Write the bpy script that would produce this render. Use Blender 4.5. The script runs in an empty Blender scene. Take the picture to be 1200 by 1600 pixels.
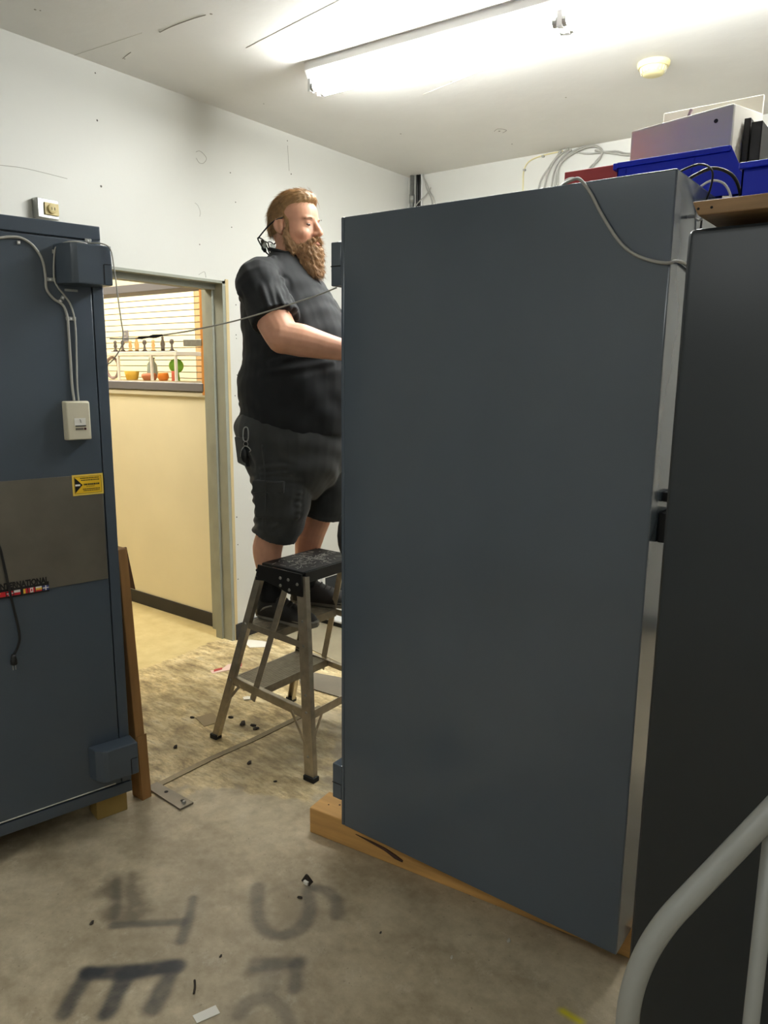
import bpy, bmesh, math, random
import numpy as np
from mathutils import Vector, Matrix
random.seed(7); rng = np.random.default_rng(7)
scene = bpy.context.scene
COL = scene.collection

# ------------------------------------------------------------------ camera
def build_camera():
    yaw, pit, rol = -0.6425072, -0.1873670, 0.0102474
    f = Vector((math.sin(yaw)*math.cos(pit), math.cos(yaw)*math.cos(pit), math.sin(pit)))
    r = Vector((math.cos(yaw), -math.sin(yaw), 0)); u = r.cross(f)
    c, s = math.cos(rol), math.sin(rol)
    r2, u2 = c*r + s*u, -s*r + c*u
    cam = bpy.data.cameras.new('camera'); o = bpy.data.objects.new('camera', cam); COL.objects.link(o)
    cam.sensor_fit = 'VERTICAL'; cam.sensor_height = 36.0; cam.lens = 1165/1600*36.0
    cam.clip_start = 0.02
    m = Matrix((r2, u2, -f)).transposed().to_4x4(); m.translation = Vector((3.3733, 0.0, 1.654))
    o.matrix_world = m; scene.camera = o
build_camera()

# ------------------------------------------------------------------ world and exposure
w = bpy.data.worlds.new('world'); scene.world = w; w.use_nodes = True
w.node_tree.nodes['Background'].inputs[0].default_value = (0.9, 0.93, 1.0, 1)
w.node_tree.nodes['Background'].inputs[1].default_value = 0.05
vs = scene.view_settings
scene.display_settings.display_device = 'sRGB'
vs.view_transform = 'Standard'; vs.look = 'None'; vs.gamma = 1.0; vs.use_curve_mapping = False
vs.exposure = 0.17
TUBE_STRENGTH = 110.0        # fluorescent tubes of this room
REAR_FILL = 5.5         # unseen panels added behind the viewer for fill light

# ------------------------------------------------------------------ materials
def rgb(*c):
    return tuple((x/255/12.92 if x/255 <= .04045 else ((x/255+.055)/1.055)**2.4) for x in c) + (1,)
MATS = {}
def mat(name, col, rough=.5, metal=0, spec=.5, noise=None, bump=None, emit=None, coat=0, trans=0, sheen=0, wave=None, alpha=1, sub=0):
    """noise=(scale, amount, detail) value mottling; bump=(scale, strength, distance); col linear rgba."""
    if name in MATS: return MATS[name]
    m = bpy.data.materials.new(name); m.use_nodes = True; MATS[name] = m
    nt = m.node_tree; b = nt.nodes['Principled BSDF']; L = nt.links
    b.inputs['Base Color'].default_value = col; b.inputs['Roughness'].default_value = rough
    b.inputs['Metallic'].default_value = metal; b.inputs['Specular IOR Level'].default_value = spec
    b.inputs['Coat Weight'].default_value = coat; b.inputs['Transmission Weight'].default_value = trans
    b.inputs['Sheen Weight'].default_value = sheen
    if sub:
        b.inputs['Subsurface Weight'].default_value = sub; b.inputs['Subsurface Radius'].default_value = (.02,.008,.004); b.inputs['Subsurface Scale'].default_value = .5
    tc = nt.nodes.new('ShaderNodeTexCoord')
    if noise:
        sc, am, de = noise[:3]
        n = nt.nodes.new('ShaderNodeTexNoise'); n.inputs['Scale'].default_value = sc; n.inputs['Detail'].default_value = de
        if len(noise) > 3:
            mp = nt.nodes.new('ShaderNodeMapping'); mp.inputs['Scale'].default_value = noise[3]
            L.new(tc.outputs['Object'], mp.inputs[0]); L.new(mp.outputs[0], n.inputs['Vector'])
        else: L.new(tc.outputs['Object'], n.inputs['Vector'])
        mr = nt.nodes.new('ShaderNodeMapRange'); mr.inputs['From Min'].default_value = .25; mr.inputs['From Max'].default_value = .75
        mr.inputs['To Min'].default_value = 1-am; mr.inputs['To Max'].default_value = 1+am
        L.new(n.outputs['Fac'], mr.inputs['Value'])
        mx = nt.nodes.new('ShaderNodeVectorMath'); mx.operation = 'SCALE'
        mx.inputs[0].default_value = col[:3]; L.new(mr.outputs[0], mx.inputs['Scale'])
        L.new(mx.outputs[0], b.inputs['Base Color'])
    if bump:
        n2 = nt.nodes.new('ShaderNodeTexNoise'); n2.inputs['Scale'].default_value = bump[0]; n2.inputs['Detail'].default_value = 4
        L.new(tc.outputs['Object'], n2.inputs['Vector'])
        bp = nt.nodes.new('ShaderNodeBump'); bp.inputs['Strength'].default_value = bump[1]; bp.inputs['Distance'].default_value = bump[2]
        L.new(n2.outputs['Fac'], bp.inputs['Height']); L.new(bp.outputs[0], b.inputs['Normal'])
    if emit:
        b.inputs['Emission Color'].default_value = emit[0]; b.inputs['Emission Strength'].default_value = emit[1]
    if alpha < 1: b.inputs['Alpha'].default_value = alpha
    return m

M_wall   = mat('painted_wall', rgb(215,214,207), .55, noise=(1.3,.035,5), bump=(60,.12,.002))
M_ceil   = mat('painted_ceiling', rgb(222,220,215), .6, noise=(2.2,.05,6), bump=(14,.25,.006))
M_side   = mat('cream_wall', rgb(230,220,190), .6, noise=(2.5,.05,5))
M_safe   = mat('slate_enamel', rgb(80,90,101), .17, noise=(3,.06,4), bump=(120,.03,.0005), spec=.65)
M_safe2  = mat('slate_enamel_blue', rgb(70,79,89), .28, noise=(3,.06,4), bump=(120,.05,.0008), spec=.5)
M_safe3  = mat('charcoal_enamel', rgb(33,39,44), .32, noise=(3,.07,4), bump=(120,.05,.0008), spec=.5)
M_gap    = mat('black_gap', rgb(8,9,10), .8)
M_black  = mat('black_plastic', rgb(14,14,15), .45)
M_rubber = mat('black_rubber', rgb(20,20,21), .7)
M_alu    = mat('worn_aluminium', rgb(190,180,160), .38, metal=.85, noise=(25,.22,5))
M_steel  = mat('brushed_steel', rgb(132,127,118), .42, metal=.9, noise=(5,.2,5,(1,1,1)))
M_galv   = mat('zinc_metal', rgb(165,166,162), .4, metal=.7, noise=(40,.12,3))
M_wood   = mat('pine_beam', rgb(196,150,88), .6, noise=(9,.25,6,(.35,3.5,3.5)), bump=(30,.15,.002))
M_wood2  = mat('board_wood', rgb(146,114,78), .6, noise=(10,.3,6,(.5,4,4)), bump=(30,.15,.002))
M_card   = mat('brown_board', rgb(152,112,64), .7, noise=(12,.2,5,(3,3,.4)))
M_cream  = mat('cream_plastic', rgb(212,204,180), .45)
M_yellowed = mat('yellowed_plastic', rgb(226,214,160), .5)
M_white  = mat('white_enamel', rgb(230,230,228), .4)
M_paper  = mat('white_paper', rgb(236,232,222), .7)
M_greyc  = mat('grey_cable', rgb(168,166,158), .5)
M_blackc = mat('black_cable', rgb(12,12,13), .45)
M_blue   = mat('blue_plastic', rgb(0,34,190), .45, spec=.3)
M_red    = mat('red_enamel', rgb(178,62,62), .5)
M_beige  = mat('beige_metal', rgb(186,184,174), .45, noise=(6,.03,3))
M_frame  = mat('grey_green_frame', rgb(150,152,140), .5, noise=(6,.12,5))
M_greyrail = mat('grey_rail', rgb(112,110,114), .5)
M_trimw  = mat('raw_trim', rgb(206,186,140), .6, noise=(8,.15,5,(3,3,.4)))
M_orange = mat('orange_timber', rgb(196,132,60), .6)
M_dark   = mat('dark_base', rgb(42,40,40), .6, noise=(6,.25,4))
M_tube   = mat('lit_tube', rgb(255,255,250), .4, emit=((.97,1,.985,1), TUBE_STRENGTH))
M_pipe   = mat('grey_tube_paint', rgb(148,148,142), .38, noise=(8,.05,4))
M_yellow = mat('yellow_sticker', rgb(236,190,30), .5)
M_skin   = mat('skin', rgb(218,162,132), .5, noise=(22,.10,4), sub=.12)
M_shirt  = mat('black_cotton', rgb(17,19,21), .85, sheen=.06, bump=(300,.15,.001))
M_shorts = mat('charcoal_canvas', rgb(50,51,50), .85, noise=(16,.22,5), sheen=.15, bump=(400,.2,.001))
M_hair   = mat('ginger_hair', rgb(160,124,80), .5, noise=(60,.3,3))
M_beard  = mat('ginger_beard', rgb(160,124,86), .55, noise=(70,.35,3))
M_shoe   = mat('dark_leather', rgb(42,38,34), .55, noise=(30,.25,4))
M_sole   = mat('grey_sole', rgb(132,126,114), .6)
M_sock   = mat('black_sock', rgb(14,14,15), .9)
M_green  = mat('green_plastic', rgb(130,200,70), .5)

# ------------------------------------------------------------------ geometry helpers
class MB:
    def __init__(s): s.v = []; s.f = []
    def add(s, v, f):
        o = len(s.v); s.v += [tuple(p) for p in v]; s.f += [tuple(i+o for i in q) for q in f]; return s
    def box(s, x0, x1, y0, y1, z0, z1):
        return s.add([(x0,y0,z0),(x1,y0,z0),(x1,y1,z0),(x0,y1,z0),(x0,y0,z1),(x1,y0,z1),(x1,y1,z1),(x0,y1,z1)],
                     [(0,3,2,1),(4,5,6,7),(0,1,5,4),(1,2,6,5),(2,3,7,6),(3,0,4,7)])
    def hexa(s, P):   # 8 points ordered as in box
        return s.add(P, [(0,3,2,1),(4,5,6,7),(0,1,5,4),(1,2,6,5),(2,3,7,6),(3,0,4,7)])
    def bar(s, a, b, w, d, up=(0,0,1)):   # rectangular bar from a to b, w along side, d along 'up-ish'
        a, b = Vector(a), Vector(b); t = (b-a).normalized(); up = Vector(up)
        if abs(t.dot(up)) > .95: up = Vector((0,1,0))
        sd = t.cross(up).normalized(); u = sd.cross(t).normalized()
        P = []
        for c in (a, b):
            for i, j in ((-1,-1),(1,-1),(1,1),(-1,1)): P.append(c + sd*i*w/2 + u*j*d/2)
        return s.add(P, [(0,3,2,1),(4,5,6,7),(0,1,5,4),(1,2,6,5),(2,3,7,6),(3,0,4,7)])
    def tube(s, pts, r, n=8, sub=4, cap=True, closed=False):
        P = [Vector(p) for p in pts]
        if sub > 1 and len(P) > 2: P = catmull(P, sub, closed)
        R = r if isinstance(r, (list, tuple)) else None
        N = len(P); prev = None; rings = []
        for i in range(N):
            if closed: t = P[(i+1) % N]-P[i-1]
            else: t = P[min(i+1, N-1)]-P[max(i-1, 0)]
            t = t.normalized() if t.length > 1e-9 else Vector((0,0,1))
            if prev is None:
                a = Vector((0,0,1)) if abs(t.z) < .9 else Vector((1,0,0)); nrm = t.cross(a).normalized()
            else:
                nrm = prev - t*prev.dot(t); nrm = nrm.normalized() if nrm.length > 1e-9 else prev
            prev = nrm; bn = t.cross(nrm)
            rr = r if R is None else np.interp(i/(N-1)*(len(R)-1), range(len(R)), R)
            rings.append([P[i] + (nrm*math.cos(2*math.pi*k/n) + bn*math.sin(2*math.pi*k/n))*float(rr) for k in range(n)])
        v = [p for rg in rings for p in rg]; f = []
        for i in range(N if closed else N-1):
            for k in range(n):
                j = (i+1) % N
                f.append((i*n+k, i*n+(k+1) % n, j*n+(k+1) % n, j*n+k))
        if cap and not closed: f += [tuple(range(n-1,-1,-1)), tuple((N-1)*n+k for k in range(n))]
        return s.add(v, f)
    def lathe(s, prof, c=(0,0,0), n=20, axis='z'):   # prof: (r, h)
        v = []; f = []
        for r, h in prof:
            for k in range(n):
                a = 2*math.pi*k/n; p = (r*math.cos(a), r*math.sin(a), h)
                if axis == 'x': p = (p[2], p[0], p[1])
                elif axis == 'y': p = (p[1], p[2], p[0])
                v.append((p[0]+c[0], p[1]+c[1], p[2]+c[2]))
        for i in range(len(prof)-1):
            for k in range(n): f.append((i*n+k, i*n+(k+1) % n, (i+1)*n+(k+1) % n, (i+1)*n+k))
        f.append(tuple(range(n-1,-1,-1))); f.append(tuple((len(prof)-1)*n+k for k in range(n)))
        return s.add(v, f)
    def prism(s, poly, h0, h1, axis='z'):
        n = len(poly); v = []
        for h in (h0, h1):
            for a, b in poly: v.append({'z':(a,b,h),'x':(h,a,b),'y':(a,h,b)}[axis])
        f = [tuple(range(n-1,-1,-1)), tuple(range(n, 2*n))] + [(i,(i+1) % n, n+(i+1) % n, n+i) for i in range(n)]
        return s.add(v, f)
    def ellip(s, c, r, nu=16, nv=10, rot=None):
        v = []; f = []
        for j in range(nv+1):
            th = math.pi*j/nv
            for i in range(nu):
                ph = 2*math.pi*i/nu
                p = Vector((r[0]*math.sin(th)*math.cos(ph), r[1]*math.sin(th)*math.sin(ph), r[2]*math.cos(th)))
                if rot: p = rot @ p
                v.append(p+Vector(c))
        for j in range(nv):
            for i in range(nu): f.append((j*nu+i, (j+1)*nu+i, (j+1)*nu+(i+1) % nu, j*nu+(i+1) % nu))
        return s.add(v, f)
    def loft(s, rings, n=28, sub=5, cap=True):
        """rings: (z, xc, yc, a_front, a_back, b) horizontal rings."""
        R = np.array(rings, float); K = len(R)
        t = np.linspace(0, K-1, (K-1)*sub+1); out = np.zeros((len(t), R.shape[1]))
        for q in range(R.shape[1]):
            for i, tt in enumerate(t):
                k = min(int(tt), K-2); x = tt-k
                p0, p1, p2, p3 = R[max(k-1,0),q], R[k,q], R[k+1,q], R[min(k+2,K-1),q]
                out[i,q] = .5*((2*p1)+(-p0+p2)*x+(2*p0-5*p1+4*p2-p3)*x*x+(-p0+3*p1-3*p2+p3)*x**3)
        v = []; f = []
        for z, xc, yc, af, ab, b in out:
            for k in range(n):
                a = 2*math.pi*k/n; c_, s_ = math.cos(a), math.sin(a)
                v.append((xc+(af if c_ > 0 else ab)*c_, yc+b*s_, z))
        for i in range(len(out)-1):
            for k in range(n): f.append((i*n+k, i*n+(k+1) % n, (i+1)*n+(k+1) % n, (i+1)*n+k))
        if cap: f += [tuple(range(n-1,-1,-1)), tuple((len(out)-1)*n+k for k in range(n))]
        return s.add(v, f)
    def build(s, name, m, parent=None, smooth=False, bevel=0, seg=2, origin=None, fix=False):
        v = s.v
        if origin is not None: v = [(p[0]-origin[0], p[1]-origin[1], p[2]-origin[2]) for p in v]
        me = bpy.data.meshes.new(name); me.from_pydata([tuple(p) for p in v], [], s.f); me.update()
        if bevel or fix:
            bm = bmesh.new(); bm.from_mesh(me)
            bmesh.ops.recalc_face_normals(bm, faces=bm.faces)
            if bevel: bmesh.ops.bevel(bm, geom=[e for e in bm.edges if len(e.link_faces) == 2 and e.calc_face_angle(0) > .5], offset=bevel, segments=seg, profile=.5, affect='EDGES', clamp_overlap=True)
            bm.to_mesh(me); bm.free()
        me.materials.append(m)
        if smooth: me.shade_smooth()
        elif bevel:
            me.shade_smooth()
            try: me.set_sharp_from_angle(angle=math.radians(20))
            except Exception: pass
        o = bpy.data.objects.new(name, me); COL.objects.link(o)
        if parent is not None: o.parent = parent
        if origin is not None: o.location = origin
        return o
def catmull(P, sub, closed=False):
    out = []; N = len(P)
    for i in range(N if closed else N-1):
        p0 = P[i-1] if (closed or i > 0) else P[0]; p1 = P[i]; p2 = P[(i+1) % N]; p3 = P[(i+2) % N] if (closed or i+2 < N) else P[-1]
        for q in range(sub):
            x = q/sub
            out.append(.5*((2*p1)+(p2-p0)*x+(2*p0-5*p1+4*p2-p3)*x*x+(3*p1-p0-3*p2+p3)*x**3))
    if not closed: out.append(P[-1])
    return out
def tag(o, label, cat, group=None):
    o['label'] = label; o['category'] = cat
    if group: o['group'] = group
    return o
def thing(name, label, cat, loc=(0,0,0), rotz=0, group=None):
    o = bpy.data.objects.new(name, None); COL.objects.link(o); o.empty_display_size = .1
    o.location = loc; o.rotation_euler = (0,0,rotz); return tag(o, label, cat, group)
def struct(o, label=None):
    o['kind'] = 'structure'
    if label: o['label'] = label; o['category'] = 'room part'
    return o
def text_mesh(name, txt, size, m, parent, matrix, ext=.0008, bold=False, width=None):
    cu = bpy.data.curves.new(name, 'FONT'); cu.body = txt; cu.size = size; cu.extrude = ext; cu.align_x = 'LEFT'
    if bold: cu.offset = size*.045
    t = bpy.data.objects.new(name+'_tmp', cu); COL.objects.link(t)
    dg = bpy.context.evaluated_depsgraph_get(); me = bpy.data.meshes.new_from_object(t.evaluated_get(dg))
    bpy.data.objects.remove(t); bpy.data.curves.remove(cu)
    if width:
        xs = [v.co.x for v in me.vertices]; k = width/(max(xs)-min(xs)); x0 = min(xs)
        for v in me.vertices: v.co.x = (v.co.x-x0)*k
    me.transform(matrix); me.materials.clear(); me.materials.append(m); me.name = name
    o = bpy.data.objects.new(name, me); COL.objects.link(o); o.parent = parent; return o

# ================================================================== ROOM SHELL
H = 3.05; YB = 4.763; XR = 5.2; YF = -2.0; TH = .14
DY0, DY1, DH = 2.03, 2.974, 2.144
# ---- floor: fine grid with paint / residue attributes
def seg_dist(X, Y, a, b):
    ax, ay = a; bx, by = b; dx, dy = bx-ax, by-ay; L = dx*dx+dy*dy+1e-12
    t = np.clip(((X-ax)*dx+(Y-ay)*dy)/L, 0, 1); return np.hypot(X-ax-t*dx, Y-ay-t*dy)
def vnoise(X, Y, sc, seed=0, octv=4):
    out = np.zeros_like(X); amp = 1; tot = 0
    for o in range(octv):
        r = np.random.default_rng(seed+o*17); g = r.random((64,64))
        x = X*sc*2**o+seed*1.7; y = Y*sc*2**o+seed*2.3
        xi = np.floor(x).astype(int); yi = np.floor(y).astype(int); fx = x-xi; fy = y-yi
        fx = fx*fx*(3-2*fx); fy = fy*fy*(3-2*fy)
        a = g[xi%64, yi%64]; b = g[(xi+1)%64, yi%64]; c = g[xi%64, (yi+1)%64]; d = g[(xi+1)%64, (yi+1)%64]
        out += amp*((a*(1-fx)+b*fx)*(1-fy)+(c*(1-fx)+d*fx)*fy); tot += amp; amp *= .55
    return out/tot
def build_floor():
    xs = np.unique(np.concatenate([np.arange(-6.4,-.6,.4), np.arange(-.6,3.0,.0085), np.arange(3.0,XR+.2,.3), [XR+.14]]).round(4))
    ys = np.unique(np.concatenate([np.arange(YF-.1,.55,.3), np.arange(.55,3.9,.0085), np.arange(3.9,5.3,.2), [5.3]]).round(4))
    X, Y = np.meshgrid(xs, ys, indexing='ij')
    paint = np.zeros_like(X)
    strokes = [([(1.649,.952),(1.732,1.024),(1.825,1.119)],.026,.95),([(1.645,.954),(1.719,.841)],.024,.75),([(1.733,1.017),(1.806,.908)],.024,.85),([(1.822,1.11),(1.888,.992)],.025,.72),
     ([(1.544,1.101),(1.696,1.238)],.017,.6),([(1.641,1.324),(1.708,1.248),(1.754,1.188)],.017,.62),
     ([(1.764,1.49),(1.857,1.397),(1.925,1.365),(1.976,1.38),(1.999,1.439),(1.967,1.517),(1.899,1.575),(1.94,1.607),(2.002,1.598),(2.05,1.546)],.021,.55),
     ([(2.0,1.26),(2.085,1.341)],.026,.5),([(2.082,1.331),(2.14,1.263)],.022,.55),([(2.036,1.281),(2.081,1.231)],.03,.28),
     ([(2.085,1.117),(2.075,1.16),(2.108,1.198),(2.17,1.195),(2.208,1.175)],.02,.38),([(1.372,1.225),(1.54,1.115)],.016,.3),([(1.84,1.585),(1.81,1.50)],.01,.15)]
    nz = vnoise(X, Y, 9, 3); nz2 = vnoise(X, Y, 40, 9)
    for pl, wd, st in strokes:
        P = catmull([Vector((a,b,0)) for a, b in pl], 4) if len(pl) > 2 else [Vector((a,b,0)) for a, b in pl]
        d = np.full_like(X, 9.)
        for a, b in zip(P[:-1], P[1:]): d = np.minimum(d, seg_dist(X, Y, (a.x,a.y), (b.x,b.y)))
        k = np.clip(1.5-d/wd-(nz-.5)*.7, 0, 1); k = k*k*(3-2*k)*st*(.75+.5*nz2)
        paint = 1-(1-paint)*(1-np.clip(k,0,1))
    # glue residue left of the strip, ragged patch right of it, solid vinyl beyond the threshold
    strip_x = np.interp(Y, [1.2,1.64,2.0,2.17,2.48,3.0,4.8],[1.02,1.006,1.012,1.030,1.043,1.05,1.05])
    n1 = vnoise(X, Y, 4, 21); n3 = vnoise(X, Y, 16, 31)
    res = np.where(X < strip_x, 1.0, 0.0)*np.clip((Y-1.60-(n3-.5)*.1)/.03, 0, 1)
    edge = np.interp(Y, [1.55,1.75,1.86,1.95,2.1,2.3,2.6],[1.08,1.15,1.36,1.6,1.56,1.42,1.2])
    res2 = np.clip((edge+(n3-.5)*.22-X)/.06, 0, 1)*(X >= strip_x)*(Y > 1.6)*np.clip((n1-.28)*4,0,1)
    res = np.maximum(res, res2*.75)
    ve = np.interp(Y, [1.8,2.33,2.63,2.8,2.92,2.96],[-.05,-.047,-.05,-.077,-.068,.0])+(n3-.5)*.06
    vin = np.clip((ve-X)/.012, 0, 1)
    # dark stain block and wet-looking blotches on the concrete
    u = (X-1.357)*.79+(Y-1.227)*.61; v_ = -(X-1.357)*-.55+(Y-1.227)*-.83
    st = np.zeros_like(X)
    poly = [((1.36,1.235),(1.50,1.145)),((1.40,1.265),(1.54,1.165))]
    for a, b in poly: st = np.maximum(st, np.clip(1.4-seg_dist(X,Y,a,b)/.045-(n3-.5)*2.2, 0, 1)*.75)
    for cx, cy, r, s_ in [(1.9,1.25,.4,.16),(1.2,1.45,.22,.25),(1.5,1.45,.3,.2),(2.0,1.226,.03,.6),(1.30,2.05,.28,.4),(1.55,1.0,.2,.16),(1.75,1.2,.25,.18),(1.65,1.28,.14,.3),(.5,2.3,.3,.4),(.8,1.95,.2,.35),(.35,2.75,.3,.35),(.9,2.24,.16,.55),(.6,2.0,.18,.3),(.2,2.5,.2,.35),(1.25,2.25,.3,.45),(2.0,1.7,.3,.15),(1.1,1.3,.25,.25)]:
        st = np.maximum(st, np.clip(1.2-np.hypot(X-cx,Y-cy)/r-(n3-.5)*1.8, 0, 1)*s_)
    yel = np.clip(1.3-seg_dist(X,Y,(2.752,1.641),(2.798,1.637))/.014-(n3-.5), 0, 1)
    nx, ny = len(xs), len(ys)
    V = np.stack([X.ravel(), Y.ravel(), np.zeros(X.size)], 1)
    i, j = np.meshgrid(np.arange(nx-1), np.arange(ny-1), indexing='ij'); a = (i*ny+j).ravel()
    Fq = np.stack([a, a+ny, a+ny+1, a+1], 1)
    me = bpy.data.meshes.new('floor'); me.vertices.add(len(V)); me.vertices.foreach_set('co', V.ravel())
    me.loops.add(Fq.size); me.loops.foreach_set('vertex_index', Fq.ravel().astype(np.int32))
    me.polygons.add(len(Fq)); me.polygons.foreach_set('loop_start', np.arange(0, Fq.size, 4, dtype=np.int32))
    me.update(calc_edges=True); me.validate()
    for nm, arr in (('spray',paint),('residue',res),('vinyl',vin),('stain',st),('yellow',yel)):
        at = me.attributes.new(nm, 'FLOAT', 'POINT'); at.data.foreach_set('value', arr.ravel().astype(np.float32))
    m = bpy.data.materials.new('worn_concrete'); m.use_nodes = True; nt = m.node_tree; L = nt.links; b = nt.nodes['Principled BSDF']
    b.inputs['Roughness'].default_value = .55
    tc = nt.nodes.new('ShaderNodeTexCoord')
    def nod(sc, de, vec=None, rg=.6):
        n = nt.nodes.new('ShaderNodeTexNoise'); n.inputs['Scale'].default_value = sc; n.inputs['Detail'].default_value = de; n.inputs['Roughness'].default_value = rg
        if vec:
            mp = nt.nodes.new('ShaderNodeMapping'); mp.inputs['Scale'].default_value = vec[:3]; mp.inputs['Rotation'].default_value = (0,0,vec[3])
            L.new(tc.outputs['Object'], mp.inputs[0]); L.new(mp.outputs[0], n.inputs['Vector'])
        else: L.new(tc.outputs['Object'], n.inputs['Vector'])
        return n.outputs['Fac']
    def ramp(fac, stops):
        r = nt.nodes.new('ShaderNodeValToRGB'); e = r.color_ramp.elements
        while len(e) < len(stops): e.new(.5)
        for q, (p, c) in zip(e, stops): q.position = p; q.color = c
        L.new(fac, r.inputs[0]); return r.outputs[0]
    def mix(fac, A, B, blend='MIX'):
        x = nt.nodes.new('ShaderNodeMix'); x.data_type = 'RGBA'; x.blend_type = blend
        for sock, val in ((x.inputs[0],fac),(x.inputs[6],A),(x.inputs[7],B)):
            if hasattr(val, 'is_output'): L.new(val, sock)
            else: sock.default_value = val
        return x.outputs[2]
    def att(nm):
        a_ = nt.nodes.new('ShaderNodeAttribute'); a_.attribute_name = nm; return a_.outputs['Fac']
    conc = mix(.5, ramp(nod(3.2,8), [(.3,rgb(150,136,112)),(.5,rgb(192,177,149)),(.7,rgb(220,206,178))]), ramp(nod(26,8), [(.3,rgb(152,138,114)),(.7,rgb(202,187,158))]))
    conc = mix(ramp(nod(2.1,12,(1,1.3,1,.6),.72), [(.46,(0,0,0,1)),(.62,(.55,.55,.55,1))]), conc, rgb(134,118,92))
    conc = mix(ramp(nod(11,12,(1,1,1,1.1),.8), [(.56,(0,0,0,1)),(.68,(.5,.5,.5,1))]), conc, rgb(216,206,184))
    conc = mix(ramp(nod(75,4), [(.64,(0,0,0,1)),(.72,(.5,.5,.5,1))]), conc, rgb(96,84,66))
    resid = ramp(nod(6,9,(1,2.4,1,.2),.75), [(.34,rgb(124,104,74)),(.45,rgb(190,168,122)),(.55,rgb(226,206,158)),(.68,rgb(244,232,196))])
    resid = mix(ramp(nod(18,8,(.8,2.6,1,.15),.78), [(.50,(0,0,0,1)),(.60,(.6,.6,.6,1))]), resid, rgb(126,106,76))
    viny = ramp(nod(9,6), [(.3,rgb(206,186,130)),(.7,rgb(222,204,152))])
    c = mix(att('residue'), conc, resid); c = mix(att('vinyl'), c, viny)
    c = mix(att('stain'), c, rgb(92,82,66)); c = mix(att('spray'), c, rgb(44,46,50)); c = mix(att('yellow'), c, rgb(214,200,20))
    L.new(c, b.inputs['Base Color'])
    bp = nt.nodes.new('ShaderNodeBump'); bp.inputs['Strength'].default_value = .3; bp.inputs['Distance'].default_value = .003
    L.new(nod(40,6), bp.inputs['Height']); L.new(bp.outputs[0], b.inputs['Normal'])
    rr = nt.nodes.new('ShaderNodeMapRange'); rr.inputs['To Min'].default_value = .38; rr.inputs['To Max'].default_value = .7; L.new(nod(6,5), rr.inputs['Value']); L.new(rr.outputs[0], b.inputs['Roughness'])
    me.materials.append(m); o = bpy.data.objects.new('floor', me); COL.objects.link(o)
    # a slab below gives the floor its thickness
    sl = MB().box(-6.4,XR+.14,YF-.1,5.3,-.12,-.004).build('slab', MATS['dark_base'], o)
    return struct(o)
build_floor()

# ---- walls
wl = MB()
wl.box(-TH,0,YF,DY0,0,H).box(-TH,0,DY1,YB,0,H).box(-TH,0,DY0,DY1,DH,H)
WALL_L = struct(wl.build('wall_left', M_wall))
WALL_B = struct(MB().box(-TH,XR,YB,YB+TH,0,H).build('wall_back', M_wall))
struct(MB().box(XR,XR+TH,YF,YB+TH,0,H).build('wall_right', M_wall))
struct(MB().box(-TH,XR+TH,YF-TH,YF,0,H).build('wall_front', M_wall))
CEIL = struct(MB().box(-TH,XR+TH,YF-TH,YB+TH,H,H+.1).build('ceiling', M_ceil))
# ceiling board joints and marks, slightly proud ridges
M_seam = mat('seam_filler', rgb(206,202,192), .7)
for nm, pts, r in [('board_seam',[(1.02,3.44,H),(1.35,3.36,H),(1.75,3.27,H),(2.6,3.08,H),(3.3,2.93,H)],.0018),('board_seam',[(0.0,2.12,H),(.45,2.16,H)],.0012),('board_seam',[(.7,2.52,H),(2.2,2.3,H)],.0016)]:
    MB().tube(pts, r, 6, 3).build(nm, M_seam, CEIL, smooth=True)
# baseboards
BB = MB().box(0.0,.012,DY1+.005,YB,0,.10).build('baseboard_left', M_dark, bevel=.003); struct(BB)
struct(MB().box(.012,XR,YB-.012,YB,0,.10).build('baseboard_back', M_dark, bevel=.003))
# door frame (no leaf in the opening)
DF = thing('door_1', 'grey-green steel door frame around the opening in the left wall', 'door frame', (0,DY1,0)); struct(DF)
def dl(mb, name, m, par=DF, **k): return mb.build(name, m, par, **k)
dl(MB().box(-TH-.005,.004,-.022,0,0,DH), 'jamb', M_frame)
dl(MB().box(-TH+.01,-.075,-.036,-.022,0,DH-.02), 'stop', M_frame)
dl(MB().box(-TH-.005,.004,DY0-DY1,DY0-DY1+.03,0,DH), 'jamb', M_frame)
dl(MB().box(-TH-.005,.004,DY0-DY1,0,DH-.014,DH), 'header', M_frame)
dl(MB().box(-TH+.01,-.06,DY0-DY1+.03,-.022,DH-.045,DH-.014), 'header_stop', M_frame)
dl(MB().box(.0,.006,0,.022,0,DH+.01), 'edge_strip', M_trimw)

# ---- side passage and showroom beyond the opening
YP = 3.06
SILL, HEAD = 1.515, 2.135
pw = MB().box(-6.2,-.28,YP,YP+.12,0,SILL).box(-6.2,-.28,YP,YP+.12,HEAD+.05,2.9).box(-.28,-TH,YP-.02,YP+.12,0,2.9).box(-6.2,-3.2,YP,YP+.12,SILL,HEAD+.05)
PART = struct(pw.build('wall_partition', M_side))
W1 = thing('window_1', 'wide serving window in the cream partition', 'window', (0,YP,0)); struct(W1)
MB().box(-3.2,-.29,-.03,.13,SILL,SILL+.05).build('sill', M_greyrail, W1, bevel=.004)
MB().box(-3.2,-.28,-.02,0,SILL-.035,SILL-.005).build('ledge_moulding', M_cream, W1, bevel=.005)
MB().box(-3.2,-.28,-.04,.13,HEAD,HEAD+.05).build('header', M_greyrail, W1, bevel=.004)
MB().box(-.30,-.272,-.025,.02,SILL-.02,HEAD).build('side_trim', M_orange, W1)
MB().box(-.272,-.235,-.03,.0,0,HEAD+.05).build('side_trim', M_frame, W1)
MB().box(-.31,-.30,.02,.12,SILL+.05,HEAD).build('reveal', M_wood2, W1)
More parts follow.
